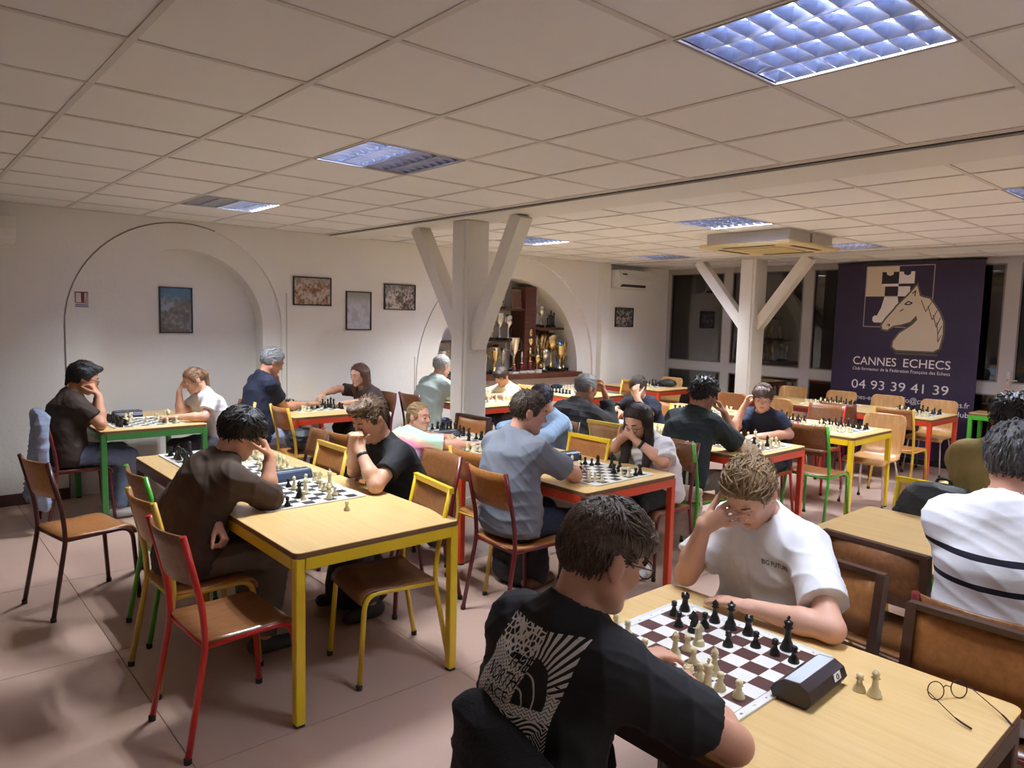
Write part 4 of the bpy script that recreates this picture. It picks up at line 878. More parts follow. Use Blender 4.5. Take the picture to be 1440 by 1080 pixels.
def np_mesh(name, vs, fs, mats, smooth=True, attr=None):
    me = bpy.data.meshes.new(name); nf = len(fs); k = fs.shape[1]
    me.vertices.add(len(vs)); me.vertices.foreach_set('co', np.asarray(vs, np.float32).ravel())
    me.loops.add(nf*k); me.loops.foreach_set('vertex_index', np.asarray(fs, np.int32).ravel())
    me.polygons.add(nf); me.polygons.foreach_set('loop_start', np.arange(0, nf*k, k, dtype=np.int32))
    me.polygons.foreach_set('use_smooth', np.ones(nf, bool) if smooth else np.zeros(nf, bool))
    for n_, a in (attr or {}).items():
        at = me.attributes.new(n_, 'FLOAT', 'POINT'); at.data.foreach_set('value', np.asarray(a, np.float32))
    for m_ in mats: me.materials.append(m_)
    me.update(); me.validate(); return me
def vnormals(vs, fs):
    N_ = np.zeros_like(vs); a = np.cross(vs[fs[:, 2]]-vs[fs[:, 0]], vs[fs[:, 3]]-vs[fs[:, 1]])
    for i in range(4): np.add.at(N_, fs[:, i], a)
    return N_/(np.linalg.norm(N_, axis=1, keepdims=True)+1e-12)
def wrinkle(vs, fs, amp, seed, base=26.):
    r = np.random.RandomState(seed); w = np.zeros(len(vs)); ph0 = vs @ r.normal(size=3)*9
    for i in range(6):
        d = nrm(r.normal(size=3)*V(1, 1, 1.9)); fq = base*(.75+.42*i); e = nrm(r.normal(size=3))
        mask = np.clip(.5+.9*np.sin((vs@e)*7+r.uniform(0, 6)), 0, 1); w += (1-np.abs(np.sin((vs@d)*fq+r.uniform(0, 6)+1.1*np.sin(ph0+i))))**2*mask*amp*1.9/(1+.25*i)-amp*.25
    return vs+vnormals(vs, fs)*w[:, None]
def rotv(v, ax, a):
    ax = nrm(ax); return v*math.cos(a)+np.cross(ax, v)*math.sin(a)+ax*np.dot(ax, v)*(1-math.cos(a))
def hand_prims(w, d, n, side, curl, s, thumb=.3, spread=.12, fr=1.0):
    """w wrist, d finger direction, n palm normal, side +1 right hand / -1 left hand"""
    d = nrm(d); n = nrm(V(n)-d*np.dot(n, d)); th = np.cross(d, n)*side; P = []; f_ = fr
    P.append(cone(w-d*.01*s, w+d*.085*s, .019*s, .0165*s, .012*s, (th, 1.9)))
    Ls = [(.030, .068, .1), (.0105, .076, 0.), (-.010, .071, -.1), (-.029, .056, -.22)]
    for off, L_, sp in Ls:
        b = w+d*.084*s+th*off*s*1.02; dd = nrm(d+th*sp*spread*2); 
        for i, (fr_, an) in enumerate(((.46, 52), (.31, 72), (.25, 45))):
            dd = rotv(dd, np.cross(dd, n), math.radians(an*curl)); e = b+dd*L_*fr_*s
            P.append(cone(b, e, (.0092-.0008*i)*s*f_, (.0087-.0009*i)*s*f_, .005*s if i == 0 else .002)); b = e
    b = w+d*.022*s+th*.024*s+n*.006*s; dd = nrm(d*.75+th*(.75-.5*thumb)+n*(.25+.5*thumb))
    for i, L_ in enumerate((.040, .034, .028)):
        e = b+dd*L_*s; P.append(cone(b, e, (.0135-.002*i)*s*f_, (.0115-.0015*i)*s*f_, .008*s if i == 0 else .002)); b = e
        dd = nrm(dd+d*.25*curl+n*.3*curl*thumb-th*.35*thumb)
    return P
SKINS = {}
def skin(name, c): return mat('skin_'+name, c, .5, var=.05, vscale=14, spec=.35)
def axes_head(yaw, pitch, roll=0):
    y, p = math.radians(yaw), math.radians(pitch); f = V(math.cos(y)*math.cos(p), math.sin(y)*math.cos(p), math.sin(p))
    l = V(-math.sin(y), math.cos(y), 0); u = np.cross(f, l)
    if roll: l, u = rotv(l, f, math.radians(roll)), rotv(u, f, math.radians(roll))
    return f, l, u
NP_ = [0]; TORSO_LOG = []
def person(label, head, face, hd, R=None, L=None, s=1.0, res=.009, top=None, bottom=(.05, .06, .10), skin_c=None, hair=None, shoes=(.02, .02, .02), glasses=None, seat=.445, knees=None, shoulder=(0, 0), hip=None, slouch=.028, wide=1.0, watch=None, eyes=True, sitback=0, noleg=False, tuck=.3, torso_f=None):
    NP_[0] += 1; sd = NP_[0]; rs = np.random.RandomState(sd)
    c = V(head); hf, hl, hu = axes_head(*hd); F = V(math.cos(math.radians(face)), math.sin(math.radians(face)), 0); Lt = V(-F[1], F[0], 0)
    q = lambda a, b, e: c+(hf*a+hl*b+hu*e)*s             # head space: forward, left, up
    hu2 = nrm(hu+V(0, 0, .5)); nb = c-hu2*.150*s-hf*V(1, 1, 0)*.045*s-F*.01
    pz = seat+.10*s
    if hip is None:
        dz = nb[2]-pz; off = math.sqrt(max((.50*s)**2-dz*dz, .03**2)); off = min(off, .17*s); hp = nb[:2]-F[:2]*off
    else: hp = V(hip)
    P = V(hp[0], hp[1], pz); sp = nrm(nb-P); TL = np.linalg.norm(nb-P); TORSO_LOG.append((label[:28], round(float(TL/s), 2), np.round(P, 2).tolist()))
    mid = P+(nb-P)*.45-F*slouch*s; tf = nrm(F-sp*np.dot(F, sp)); ch = P+(nb-P)*.74-F*slouch*.6*s
    shx = .165*s*wide; shR = nb-sp*.055*s-Lt*shx+F*.012*s+F*shoulder[0]; shL = nb-sp*.055*s+Lt*shx+F*.012*s+F*shoulder[1]
    if torso_f is not None: pass
    ua, fa = .285*s, .25*s
    def arm(spec, sh, side):
        spec = spec or {}
        w = V(spec['wrist']) if 'wrist' in spec else P+F*.25*s+Lt*side*.12*s+V(0, 0, .08)
        if 'elbow' in spec: e = V(spec['elbow'])
        else:
            d = w-sh; D = np.linalg.norm(d); D2_ = min(D, (ua+fa)*.995); a = (ua*ua-fa*fa+D2_*D2_)/(2*D2_); hgt = math.sqrt(max(ua*ua-a*a, 0))
            pole = V(spec.get('pole', (0, 0, -1)))+Lt*side*.35; pd = nrm(pole-nrm(d)*np.dot(pole, nrm(d))); e = sh+nrm(d)*a+pd*hgt
        hdn = V(spec.get('dir', nrm(w-e))); pn = V(spec.get('palm', (0, 0, -1)))
        return dict(sh=sh, e=e, w=w, dir=hdn, palm=pn, curl=spec.get('curl', .35), thumb=spec.get('thumb', .3), spread=spec.get('spread', .12), side=side)
    # F forward, left = Lt ; right arm uses side -1 sideways, hand chirality +1
    AR = arm(R, shR, -1); AL = arm(L, shL, 1)
    torso = lambda g, k: [cone(P-sp*.02, P+sp*.08*s, .098*s+g, .095*s+g, k, (Lt, 1.50*wide)), cone(P+sp*.06*s, mid, .094*s+g, .098*s+g, k, (Lt, 1.38*wide)), cone(mid, ch, .098*s+g, .108*s+g, k, (Lt, 1.36*wide)),
        cone(ch, nb-sp*.07*s, .102*s+g, .064*s+g, k, (Lt, 1.50*wide)), cone(shR+Lt*.03, shL-Lt*.03, .050*s+g, .050*s+g, k), cone(nb+sp*.012*s, shR+Lt*.05*s, .044*s+g, .042*s+g, k), cone(nb+sp*.012*s, shL-Lt*.05*s, .044*s+g, .042*s+g, k)]
    body = torso(0, .05*s)
    body += [cone(nb-sp*.05*s, q(-.03, 0, -.06), .055*s, .050*s, .03*s)]
    body += [ell(q(-.012, 0, .030), V(.097, .0765, .090)*s, [hf, hl, hu], .02*s), ell(q(.030, 0, -.030), V(.062, .059, .080)*s, [hf, hl, hu], .03*s),
        cone(q(.000, .045, -.052), q(.066, .012, -.094), .026*s, .019*s, .022*s), cone(q(.000, -.045, -.052), q(.066, -.012, -.094), .026*s, .019*s, .022*s), ell(q(.074, 0, -.092), V(.018, .022, .018)*s, [hf, hl, hu], .015*s),
        cone(q(.083, 0, .012), q(.106, 0, -.022), .0085*s, .0115*s, .012*s), ell(q(.098, .010, -.027), V(.010, .008, .008)*s, [hf, hl, hu], .006*s), ell(q(.098, -.010, -.027), V(.010, .008, .008)*s, [hf, hl, hu], .006*s),
        cone(q(.080, .030, .028), q(.080, -.030, .028), .011*s, .011*s, .014*s), ell(q(.068, .036, -.022), V(.018, .018, .018)*s, [hf, hl, hu], .02*s), ell(q(.068, -.036, -.022), V(.018, .018, .018)*s, [hf, hl, hu], .02*s),
        ell(q(.086, 0, -.060), V(.010, .023, .011)*s, [hf, hl, hu], .012*s)]
    for sg in (-1, 1): body.append(ell(q(-.012, sg*.078, -.004), V(.021, .010, .034)*s, [nrm(hf-hl*sg*-.35*sg*sg), hl, hu], .006*s))
    fr = 1.0 if res < .0085 else 1.12
    for A in (AR, AL):
        body += [cone(A['sh'], A['e'], .047*s, .040*s, .03*s), cone(A['e'], A['e']+(A['w']-A['e'])*.35, .040*s, .041*s, .02*s), cone(A['e']+(A['w']-A['e'])*.35, A['w'], .041*s, .026*s, .02*s)]
        body += hand_prims(A['w'], A['dir'], A['palm'], -A['side'], A['curl'], s, A['thumb'], A['spread'], fr)
    legs = []
    for sg in (-1, 1):
        hpj = P+Lt*sg*.088*s-V(0, 0, .015); k = hpj+F*.41*s+Lt*sg*.05*s+V(0, 0, -.0); k[2] = seat+.055*s
        if knees and knees.get(sg): k = V(knees[sg])
        an = k-F*(.02+tuck*.2)*s; an[2] = .085; toe = an+F*.15*s+Lt*sg*.02; toe[2] = .04; heel = an-F*.04*s; heel[2] = .045
        legs.append((hpj, k, an, toe, heel)); body += [cone(hpj, k, .080*s, .055*s, .04*s), cone(k, an, .055*s, .036*s, .03*s), cone(heel, toe, .034*s, .028*s, .02*s, (Lt, 1.25))]
    base = P*V(1, 1, 0)
    t = thing('person', label, 'person', tuple(base), 0)
    sk = skin(str(sd), skin_c or srgb(198, 150, 122))
    vs, fs = sdf_mesh(body, res); bo = link('body', np_mesh('body', vs-base, fs, [sk]), None, t)
    # clothes
    top = top or {}; g = top.get('ease', .013); tc_ = top.get('color', (.02, .02, .02)); rr = max(res, .0065)
    hem = P-V(0, 0, .075*s); 
    pr = [cone(p[1], p[2], p[3]+g+(.022 if i < 2 else .014), p[4]+g+(.018 if i < 2 else .006), .06*s, p[6], [(hem, V(0, 0, -1))]) if i < 3 else cone(p[1], p[2], p[3]+g, p[4]+g, .06*s, p[6]) for i, p in enumerate(torso(0, .05))]
    nk = nb+(q(-.03, 0, -.06)-nb)*.25
    for nmA, A in (('R', AR), ('L', AL)):
        if top.get('sleeve', 'tee') == 'tee':
            fra = top.get('len', .66); e = A['sh']+(A['e']-A['sh'])*fra; ax_ = nrm(A['e']-A['sh'])
            pr.append(cone(A['sh']-ax_*.01, e+ax_*.05, .055*s+g, .058*s+g+.004, .045*s, None, [(e, ax_)]))
        else:
            fra = top.get('cuff'+nmA, top.get('cuff', .82)); e = A['e']+(A['w']-A['e'])*fra; ax_ = nrm(A['w']-A['e'])
            pr += [cone(A['sh'], A['e'], .053*s+g, .049*s+g, .045*s), cone(A['e'], e+ax_*.05, .049*s+g, .034*s+g, .03*s, None, [(e, ax_)])]
    if top.get('hood'): pr += [cone(nb-Lt*.085*s+F*.04*s+V(0, 0, .03), nb-F*.085*s+V(0, 0, .03), .036*s, .046*s, .02*s), cone(nb+Lt*.085*s+F*.04*s+V(0, 0, .03), nb-F*.085*s+V(0, 0, .03), .036*s, .046*s, .02*s), ell(nb-F*.125*s-V(0, 0, .05), V(.05, .115, .095)*s, [F, Lt, V(0, 0, 1)], .03*s)]
    if top.get('collar'): pr += [cone(nk-Lt*.06*s, nk+Lt*.06*s, .030*s, .030*s, .03*s), cone(nk-Lt*.06*s+F*.03, nk+Lt*.06*s+F*.03, .028*s, .028*s, .03*s)]
    nd = nrm(q(-.03, 0, -.06)-nb); wdn = top.get('neck', .062)
    pr.append(sub(cone(nk+nd*.012*s+F*.016*s, nk+nd*.12*s+F*.02*s, wdn*s, (wdn+.03)*s, 0)))
    vs, fs = sdf_mesh(pr, rr); vs = wrinkle(vs, fs, top.get('wr', .0028), sd*3+1)
    mtop = top.get('mat') or mat('top_%d' % sd, tc_, .85, bump=.05, bscale=420, var=.04, vscale=6)
    topo = link(top.get('name', 'shirt'), np_mesh('shirt', vs-base, fs, [mtop], attr={'spine': (vs-P)@sp/(TL+1e-6)}), None, t)
    if not noleg:
        pr = [cone(P-V(0, 0, .0)-Lt*.02, P+Lt*.02+sp*.03, .105*s+.010, .10*s+.010, .05*s, (Lt, 1.5*wide))]
        for hpj, k, an, toe, heel in legs:
            ax_ = nrm(an-k); pr += [cone(hpj, k, .090*s+.006, .062*s+.006, .05*s), cone(k, an+ax_*.05, .062*s+.006, .050*s+.006, .035*s, None, [(an-ax_*.015, ax_)])]
        vs, fs = sdf_mesh(pr, max(rr, .010)); vs = wrinkle(vs, fs, .003, sd*3+2)
        bm_ = bottom if not isinstance(bottom, tuple) else mat('trousers_%d' % sd, bottom, .85, bump=.3, bscale=120, var=.08, vscale=14)
        link('trousers', np_mesh('trousers', vs-base, fs, [bm_]), None, t)
        sm_ = mat('shoe_%d' % sd, shoes, .6)
        for hpj, k, an, toe, heel in legs:
            vs, fs = sdf_mesh([cone(heel, toe, .040*s, .034*s, .02, (Lt, 1.2)), cone(an-V(0, 0, .03), heel+V(0, 0, .01), .042*s, .036*s, .03)], .011); vs[:, 2] = np.maximum(vs[:, 2], .004)
            link('shoe', np_mesh('shoe', vs-base, fs, [sm_]), None, t)
    # face
    if eyes:
        for sg in (-1, 1):
            MB().ball(q(.0795, sg*.031, .006)-base, (.0105*s, .0135*s, .0085*s), 10, 6, [hf, hl, hu]).obj('eye', mat('eye_white', srgb(225, 218, 210), .3), t)
            MB().ball(q(.0875, sg*.0315, .004)-base, (.0035*s, .0062*s, .0062*s), 8, 5, [hf, hl, hu]).obj('iris', mat('iris_dark', (.03, .02, .015), .2), t)
            MB().ball(q(.0800, sg*.031, .0100)-base, (.0125*s, .0155*s, .0082*s), 10, 6, [hf, hl, hu]).obj('eyelid', sk, t)
            MB().tube([q(.0895, sg*.014, .030)-base, q(.0895, sg*.030, .036)-base, q(.078, sg*.048, .031)-base], [.0035*s, .0042*s, .002*s], 6).obj('eyebrow', mat('brow_%d' % sd, tuple(np.array((hair or {}).get('color', (.05, .03, .02)))*.8), .8), t)
        MB().ball(q(.0935, 0, -.0585)-base, (.005*s, .021*s, .0036*s), 10, 6, [hf, hl, hu]).ball(q(.0925, 0, -.0650)-base, (.006*s, .018*s, .0046*s), 10, 6, [hf, hl, hu]).obj('lips', mat('lips_%d' % sd, tuple(np.array((skin_c or srgb(198, 150, 122))[:3])*np.array((.86, .60, .58))), .45), t)
    if hair: make_hair(t, base, hair, q, hf, hl, hu, s, res, rs, sd, nb, F, Lt)
    if glasses:
        gm = mat('spectacle_frame', (.02, .018, .02), .3); r_ = .024*s if glasses == 'round' else .022*s
        go = MB()
        for sg in (-1, 1):
            go.tube([q(.104, sg*.033, .004)+(hl*math.cos(a)*r_*1.12+hu*math.sin(a)*r_*.85)-base for a in np.linspace(0, 2*math.pi, 17)[:-1]], .0017*s, 6, closed=True)
            go.tube([q(.103, sg*.058, .010)-base, q(.085, sg*.078, .012)-base, q(-.005, sg*.083, .012)-base, q(-.02, sg*.083, -.004)-base], .0019*s, 6)
        go.tube([q(.104, -.010, .008)-base, q(.110, 0, .011)-base, q(.104, .010, .008)-base], .0015*s, 6); go.obj('spectacles', gm, t)
    if watch:
        A = AL if watch[0] == 'L' else AR; ax_ = nrm(A['w']-A['e']); p0 = A['w']-ax_*.035*s
        wm = watch[1] if len(watch) > 1 else mat('watch_black', (.02, .02, .022), .4)
        MB().tube([p0-ax_*.011-base, p0-ax_*.009-base, p0+ax_*.009-base, p0+ax_*.011-base], [.029*s, .0325*s, .0315*s, .028*s], 14).obj('wristband', wm, t)
    return dict(t=t, q=q, P=P, nb=nb, sp=sp, F=F, Lt=Lt, base=base, top=topo, tf=tf)
def make_hair(t, base, H, q, hf, hl, hu, s, res, rs, sd, nb, F, Lt):
    col = H.get('color', (.05, .03, .02)); st = H.get('style', 'short'); v = H.get('vol', 1.0); hm = mat('hair_%d' % sd, col, .45, bump=.6, bscale=60, var=.35, vscale=26, stretch=(3, 3, 1), spec=.4)
    A = [hf, hl, hu]; fl = H.get('line', .060); hi_ = H.get('high', .035)
    face_clip = (q(fl, 0, hi_), nrm(hf-hu*H.get('slope', .75))); back_clip = (q(-.05, 0, H.get('nape', -.055)), nrm(-hu+hf*.65))
    r = V(.097+.013*v, .0765+.011*v, .090+.012*v)*s
    pr = [ell(q(-.014, 0, .031), r, A, .01, [face_clip, back_clip])]
    if H.get('temple', True):
        for sg in (-1, 1): pr.append(ell(q(.012, sg*.068, .018), V(.030, .014, .034)*s, A, .012*s))
    if st == 'short' and H.get('fringe'):
        pr += [cone(q(.058, -.045, .082), q(.088, -.035, .055), .028*s, .016*s, .02*s), cone(q(.060, .0, .090), q(.098, .0, .060), .030*s, .017*s, .02*s), cone(q(.058, .045, .082), q(.088, .035, .055), .028*s, .016*s, .02*s)]
    if H.get('quiff'): pr += [cone(q(.040, -.03, .10), q(.075, -.02, .112), .035*s, .022*s, .02*s), cone(q(.040, .03, .10), q(.078, .015, .112), .035*s, .022*s, .02*s)]
    if H.get('topmass'): pr += [ell(q(.004, 0, .066), V(.104, .076, .068)*s, A, .02*s), ell(q(.085, -.012, .062), V(.034, .05, .034)*s, A, .02*s), ell(q(.066, .035, .078), V(.036, .034, .03)*s, A, .02*s)]
    if st == 'long':
        ln = H.get('len', .30)*s; dn = V(0, 0, -1)
        for sg in (-1, 1):
            a = q(-.02, sg*.080, .02); b = a+dn*ln*.55-hf*.02+hl*sg*.012*s; e = a+dn*ln+F*H.get('fwd', .03)+hl*sg*.005
            pr += [cone(a, b, .030*s, .042*s, .03*s), cone(b, e, .042*s, .020*s, .03*s)]
        a = q(-.075, 0, .02); pr += [cone(a, a+dn*ln*.6-F*.03*s, .06*s, .055*s, .03*s, (Lt, 1.5)), cone(a+dn*ln*.6-F*.03*s, a+dn*ln-F*.02*s, .055*s, .025*s, .03*s, (Lt, 1.7))]
    if st == 'pony':
        a = q(-.105, 0, .045); b = a-hf*.05*s-V(0, 0, .05); e = b-F*.035-V(0, 0, .21*s); pr += [cone(a, b, .022*s, .026*s, .02*s), cone(b, e, .026*s, .010*s, .02*s)]
    if st == 'bun':
        pr += [ell(q(-.105, -.01, .085), V(.034, .036, .032)*s, A, .02*s)]
    if st == 'tail':
        a = q(-.10, 0, -.01); pr += [cone(a, a-hf*.03*s-V(0, 0, .09*s), .028*s, .012*s, .02*s)]
    vs, fs = sdf_mesh(pr, min(res, .008)); 
    N_ = vnormals(vs, fs); w = np.zeros(len(vs)); u_ = (vs-q(0, 0, 0))
    ang = np.arctan2(u_@hl, u_@hu); w = np.sin(ang*23+2*np.sin(u_@hf*40/s))*.0016+np.sin(ang*41+u_@hf*60)*.001
    vs = vs+N_*(w*H.get('mess', 1.0))[:, None]
    V4 = [vs]; F4 = [fs]; nb_ = len(vs); n = H.get('clumps', 0)
    # tapered locks lying over the scalp
    comb = H.get('comb', (1, 0, -.2)); cv = hf*comb[0]+hl*comb[1]+hu*comb[2]; k = 0; tries = 0
    while k < n and tries < n*6:
        tries += 1; d = nrm(rs.normal(size=3)); p = (q(-.014, 0, .031)+(hf*d[0]*r[0]+hl*d[1]*r[1]+hu*d[2]*r[2])*.97) if not (H.get('topmass') and d[2] > .1) else q(.004, 0, .066)+(hf*d[0]*.106+hl*d[1]*.078+hu*d[2]*.070)*s*.98
        if np.dot(p-face_clip[0], face_clip[1]) > -.004 or np.dot(p-back_clip[0], back_clip[1]) > -.004: continue
        nn = nrm(hf*d[0]/r[0]+hl*d[1]/r[1]+hu*d[2]/r[2]); side = hl*d[1]*1.0-hu*.5*abs(d[1])
        tg = cv+side*H.get('fall', .6)+rs.normal(size=3)*.35*H.get('mess', 1.0)
        if d[0] < -.2: tg = tg*(1 if H.get('backcomb') else -.0)+(-hu)*1.0+rs.normal(size=3)*.25
        tg = nrm(tg-nn*np.dot(tg, nn)); ln = H.get('lock', .05)*s*rs.uniform(.6, 1.3)*(.55 if H.get('topmass') and d[2] < .1 else 1); rw = H.get('width', .0045)*s*rs.uniform(.7, 1.3)
        sdv = np.cross(nn, tg); pts = []
        for i in range(5):
            x = i/4; pts.append(p+tg*ln*x+nn*(H.get('lift', .010)*s*math.sin(x*2.4)*rs.uniform(.6, 1.2)-(ln*x)**2/(2*.10*s)))
        ring = []
        for i in range(5):
            rr = rw*(1-.18*i if i < 4 else .12); ring += [pts[i]+sdv*rr, pts[i]+nn*rr*.7, pts[i]-sdv*rr, pts[i]-nn*rr*.7]
        f = [[i*4+j, i*4+(j+1) % 4, i*4+4+(j+1) % 4, i*4+4+j] for i in range(4) for j in range(4)]
        V4.append(np.array(ring)); F4.append(np.array(f)+nb_); nb_ += 20; k += 1
    link('hair', np_mesh('hair', np.concatenate(V4)-base, np.concatenate(F4), [hm]), None, t)
def D(*a): return dict(zip(('elbow', 'wrist', 'dir', 'palm', 'curl'), a))
BRN = (.035, .020, .012); BLK = (.012, .010, .010); GRY = (.22, .21, .20)
# --- first row
person('person in brown hoodie leaning head on hand beside the yellow legged table', (1.315, 3.50, 1.095), 0, (-6, -34), D((1.385, 3.35, .80), (1.425, 3.43, .985), (-.30, .18, .9), (-.85, .4, .1), .35), D((1.02, 3.66, .74), (1.135, 3.34, .71), (.20, -.55, -.75), (-.7, .3, -.5), 1.0),
    s=.98, res=.008, top=dict(color=srgb(62, 44, 32), sleeve='long', cuffR=.22, cuffL=.72, hood=1, ease=.022, wr=.004, name='hoodie'), bottom=srgb(104, 92, 80), skin_c=srgb(196, 144, 116), hair=dict(color=BLK, style='short', vol=1.9, line=.075, high=.02, fringe=1, clumps=170, lock=.05, width=.006, nape=-.045), shoes=(.04, .04, .045), glasses='square')
person('man in black tee with fists pressed to his mouth', (2.06, 3.55, 1.105), 180, (188, -30), D((2.05, 3.70, .785), (1.955, 3.55, .955), (-.1, -.35, .9), (-.2, -.9, -.2), .85), D((1.955, 3.30, .785), (1.945, 3.455, .955), (-.05, .35, .93), (.1, .9, -.2), .85),
    res=.008, top=dict(color=(.008, .008, .009), ease=.010, len=.62, name='tee_shirt'), bottom=srgb(60, 66, 78), skin_c=srgb(204, 156, 128), hair=dict(color=srgb(92, 70, 50)[:3], style='short', vol=.5, line=.062, high=.055, clumps=220, lock=.035, lift=.022, width=.004, quiff=1, nape=-.02, comb=(1, .2, .3)), watch=('L',))
person('man with dark swept hair and glasses in brown tee at the niche table', (1.21, 6.60, 1.13), 0, (-4, -24), D((1.265, 6.32, .785), (1.285, 6.47, 1.0), (-.35, .45, .8), (-.7, .6, .2), .8), D((1.32, 6.80, .785), (1.325, 6.68, .98), (-.3, -.3, .9), (-.8, -.3, 0), .8),
    res=.010, s=1.02, top=dict(color=srgb(52, 38, 30), ease=.020, len=.72, name='tee_shirt'), bottom=srgb(112, 128, 158), skin_c=srgb(186, 132, 104), hair=dict(color=BLK, style='tail', vol=1.5, line=.055, high=.06, clumps=90, comb=(-1, 0, .1), backcomb=1, quiff=1, nape=-.07, lock=.06), glasses='square', shoes=(.5, .5, .5), watch=('L',), wide=1.05, hip=(1.05, 6.52))
person('girl with ponytail in white tee resting forehead on hand', (2.045, 6.56, 1.085), 180, (182, -28), D((1.945, 6.62, .785), (1.935, 6.60, .985), (.35, -.15, .92), (.9, -.1, .1), .3), D((2.06, 6.34, .785), (1.86, 6.44, .785), None if 0 else (-1, .4, 0), (0, 0, -1), .3),
    s=.90, res=.010, top=dict(color=srgb(226, 226, 232), ease=.014, len=.62, name='tee_shirt'), bottom=srgb(60, 62, 70), skin_c=srgb(206, 158, 132), hair=dict(color=srgb(118, 88, 62)[:3], style='pony', vol=.35, line=.055, high=.055, clumps=60, comb=(-1, 0, .1), backcomb=1, nape=-.03))
# --- second row
person('man with grey hair in navy tee reaching along the board', (2.80, 6.65, 1.225), 0, (-4, -28), D((2.885, 6.60, .79), (3.17, 6.66, .79), (1, .15, .02), (0, 0, -1), .6), D((2.94, 6.92, .785), (2.925, 6.82, .99), (-.3, -.3, .9), (-.9, -.2, 0), .8),
    res=.010, s=1.03, top=dict(color=srgb(24, 30, 52), ease=.016, len=.62, name='tee_shirt'), bottom=srgb(140, 156, 184), skin_c=srgb(188, 134, 106), hair=dict(color=(.20, .20, .20), style='short', vol=1.25, line=.055, high=.055, clumps=110, comb=(-.6, 0, .2), backcomb=1, nape=-.06, lock=.05), watch=('R', mat('steel_band', (.6, .6, .62), .3, 1)))
person('woman with long auburn hair in dark patterned dress moving a chessman', (3.76, 6.70, 1.06), 180, (192, -14), D((3.64, 6.92, .90), (3.43, 6.85, .865), (-.8, -.25, -.5), (0, 0, -1), .5), D((3.72, 6.48, .80), (3.54, 6.58, .79), (-1, .3, 0), (0, 0, -1), .4),
    s=.95, res=.010, top=dict(color=srgb(44, 30, 28), ease=.014, len=.80, neck=.078, name='dress', mat=mat('patterned_dress', srgb(48, 32, 30), .8, var=.9, vscale=60)), bottom=srgb(30, 24, 24), skin_c=srgb(206, 158, 134), hair=dict(color=srgb(82, 52, 36)[:3], style='long', len=.36, vol=1.0, line=.050, high=.06, clumps=70, comb=(-.3, 0, -.2), fall=1.0, fwd=-.02))
def tiedye():
    m = mat('tie_dye', (1, 1, 1), .85); N, L, b = nodes(m); tc = N.new('ShaderNodeTexCoord'); at = N.new('ShaderNodeAttribute'); at.attribute_name = 'spine'
    nz = N.new('ShaderNodeTexNoise'); nz.inputs['Scale'].default_value = 5; L.new(tc.outputs['Object'], nz.inputs[0])
    v = mth(N, L, 'ADD', at.outputs['Fac'], mth(N, L, 'MULTIPLY_ADD', nz.outputs[0], .34, -.17))
    r = ramp(N, [(.30, srgb(226, 226, 232)), (.48, srgb(160, 220, 214)), (.62, srgb(196, 186, 226)), (.74, srgb(238, 130, 170)), (.86, srgb(240, 206, 170)), (.96, srgb(196, 226, 206))]); L.new(v, r.inputs[0]); L.new(r.outputs[0], b.inputs['Base Color']); return m
person('girl in pink and mint tie dye top looking aside', (2.90, 4.30, .97), 0, (-70, -4), D((3.02, 4.10, .785), (3.16, 4.02, .782), (1, .2, 0), (0, 0, -1), .25), D((3.02, 4.50, .785), (3.20, 4.42, .782), (1, -.3, 0), (0, 0, -1), .3),
    s=.86, res=.008, top=dict(ease=.020, len=.80, name='tie_dye_shirt', mat=tiedye()), bottom=srgb(50, 52, 62), skin_c=srgb(216, 160, 138), hair=dict(color=srgb(150, 122, 84)[:3], style='tail', vol=.25, line=.050, high=.062, clumps=60, comb=(-1, 0, .1), backcomb=1, nape=-.05))
person('person with black hair in pale blue shirt behind the grey tee man', (3.93, 4.10, 1.05), 180, (185, -34), D((3.80, 4.40, .785), (3.62, 4.22, .79), (-1, -.3, 0), (0, 0, -1), .4), D((3.80, 3.90, .785), (3.62, 4.06, .79), (-1, .3, 0), (0, 0, -1), .4),
    s=.95, res=.011, top=dict(color=srgb(150, 176, 206), sleeve='long', ease=.018, name='shirt'), bottom=srgb(40, 42, 50), skin_c=srgb(200, 150, 122), hair=dict(color=(.02, .014, .026), style='short', vol=1.6, line=.07, high=.03, clumps=60, fringe=1), wide=.86)
person('man in grey tee with short beard sitting with his back turned', (2.81, 3.03, 1.155), 0, (-30, -16), D((3.035, 2.86, .785), (3.17, 3.02, .785), (.6, .8, 0), (0, 0, -1), .35), D((3.03, 3.24, .785), (3.18, 3.10, .785), (.8, -.5, 0), (0, 0, -1), .35),
    res=.008, s=1.03, top=dict(color=srgb(116, 120, 130), ease=.018, len=.70, wr=.0045, name='tee_shirt'), hip=(2.68, 3.03), bottom=srgb(36, 44, 64), skin_c=srgb(206, 152, 126), hair=dict(color=srgb(70, 56, 46)[:3], style='short', vol=.6, line=.058, high=.05, clumps=240, lock=.025, width=.0035, lift=.012, nape=-.05, comb=(.8, .2, .3)), shoes=srgb(120, 80, 60), wide=1.08)
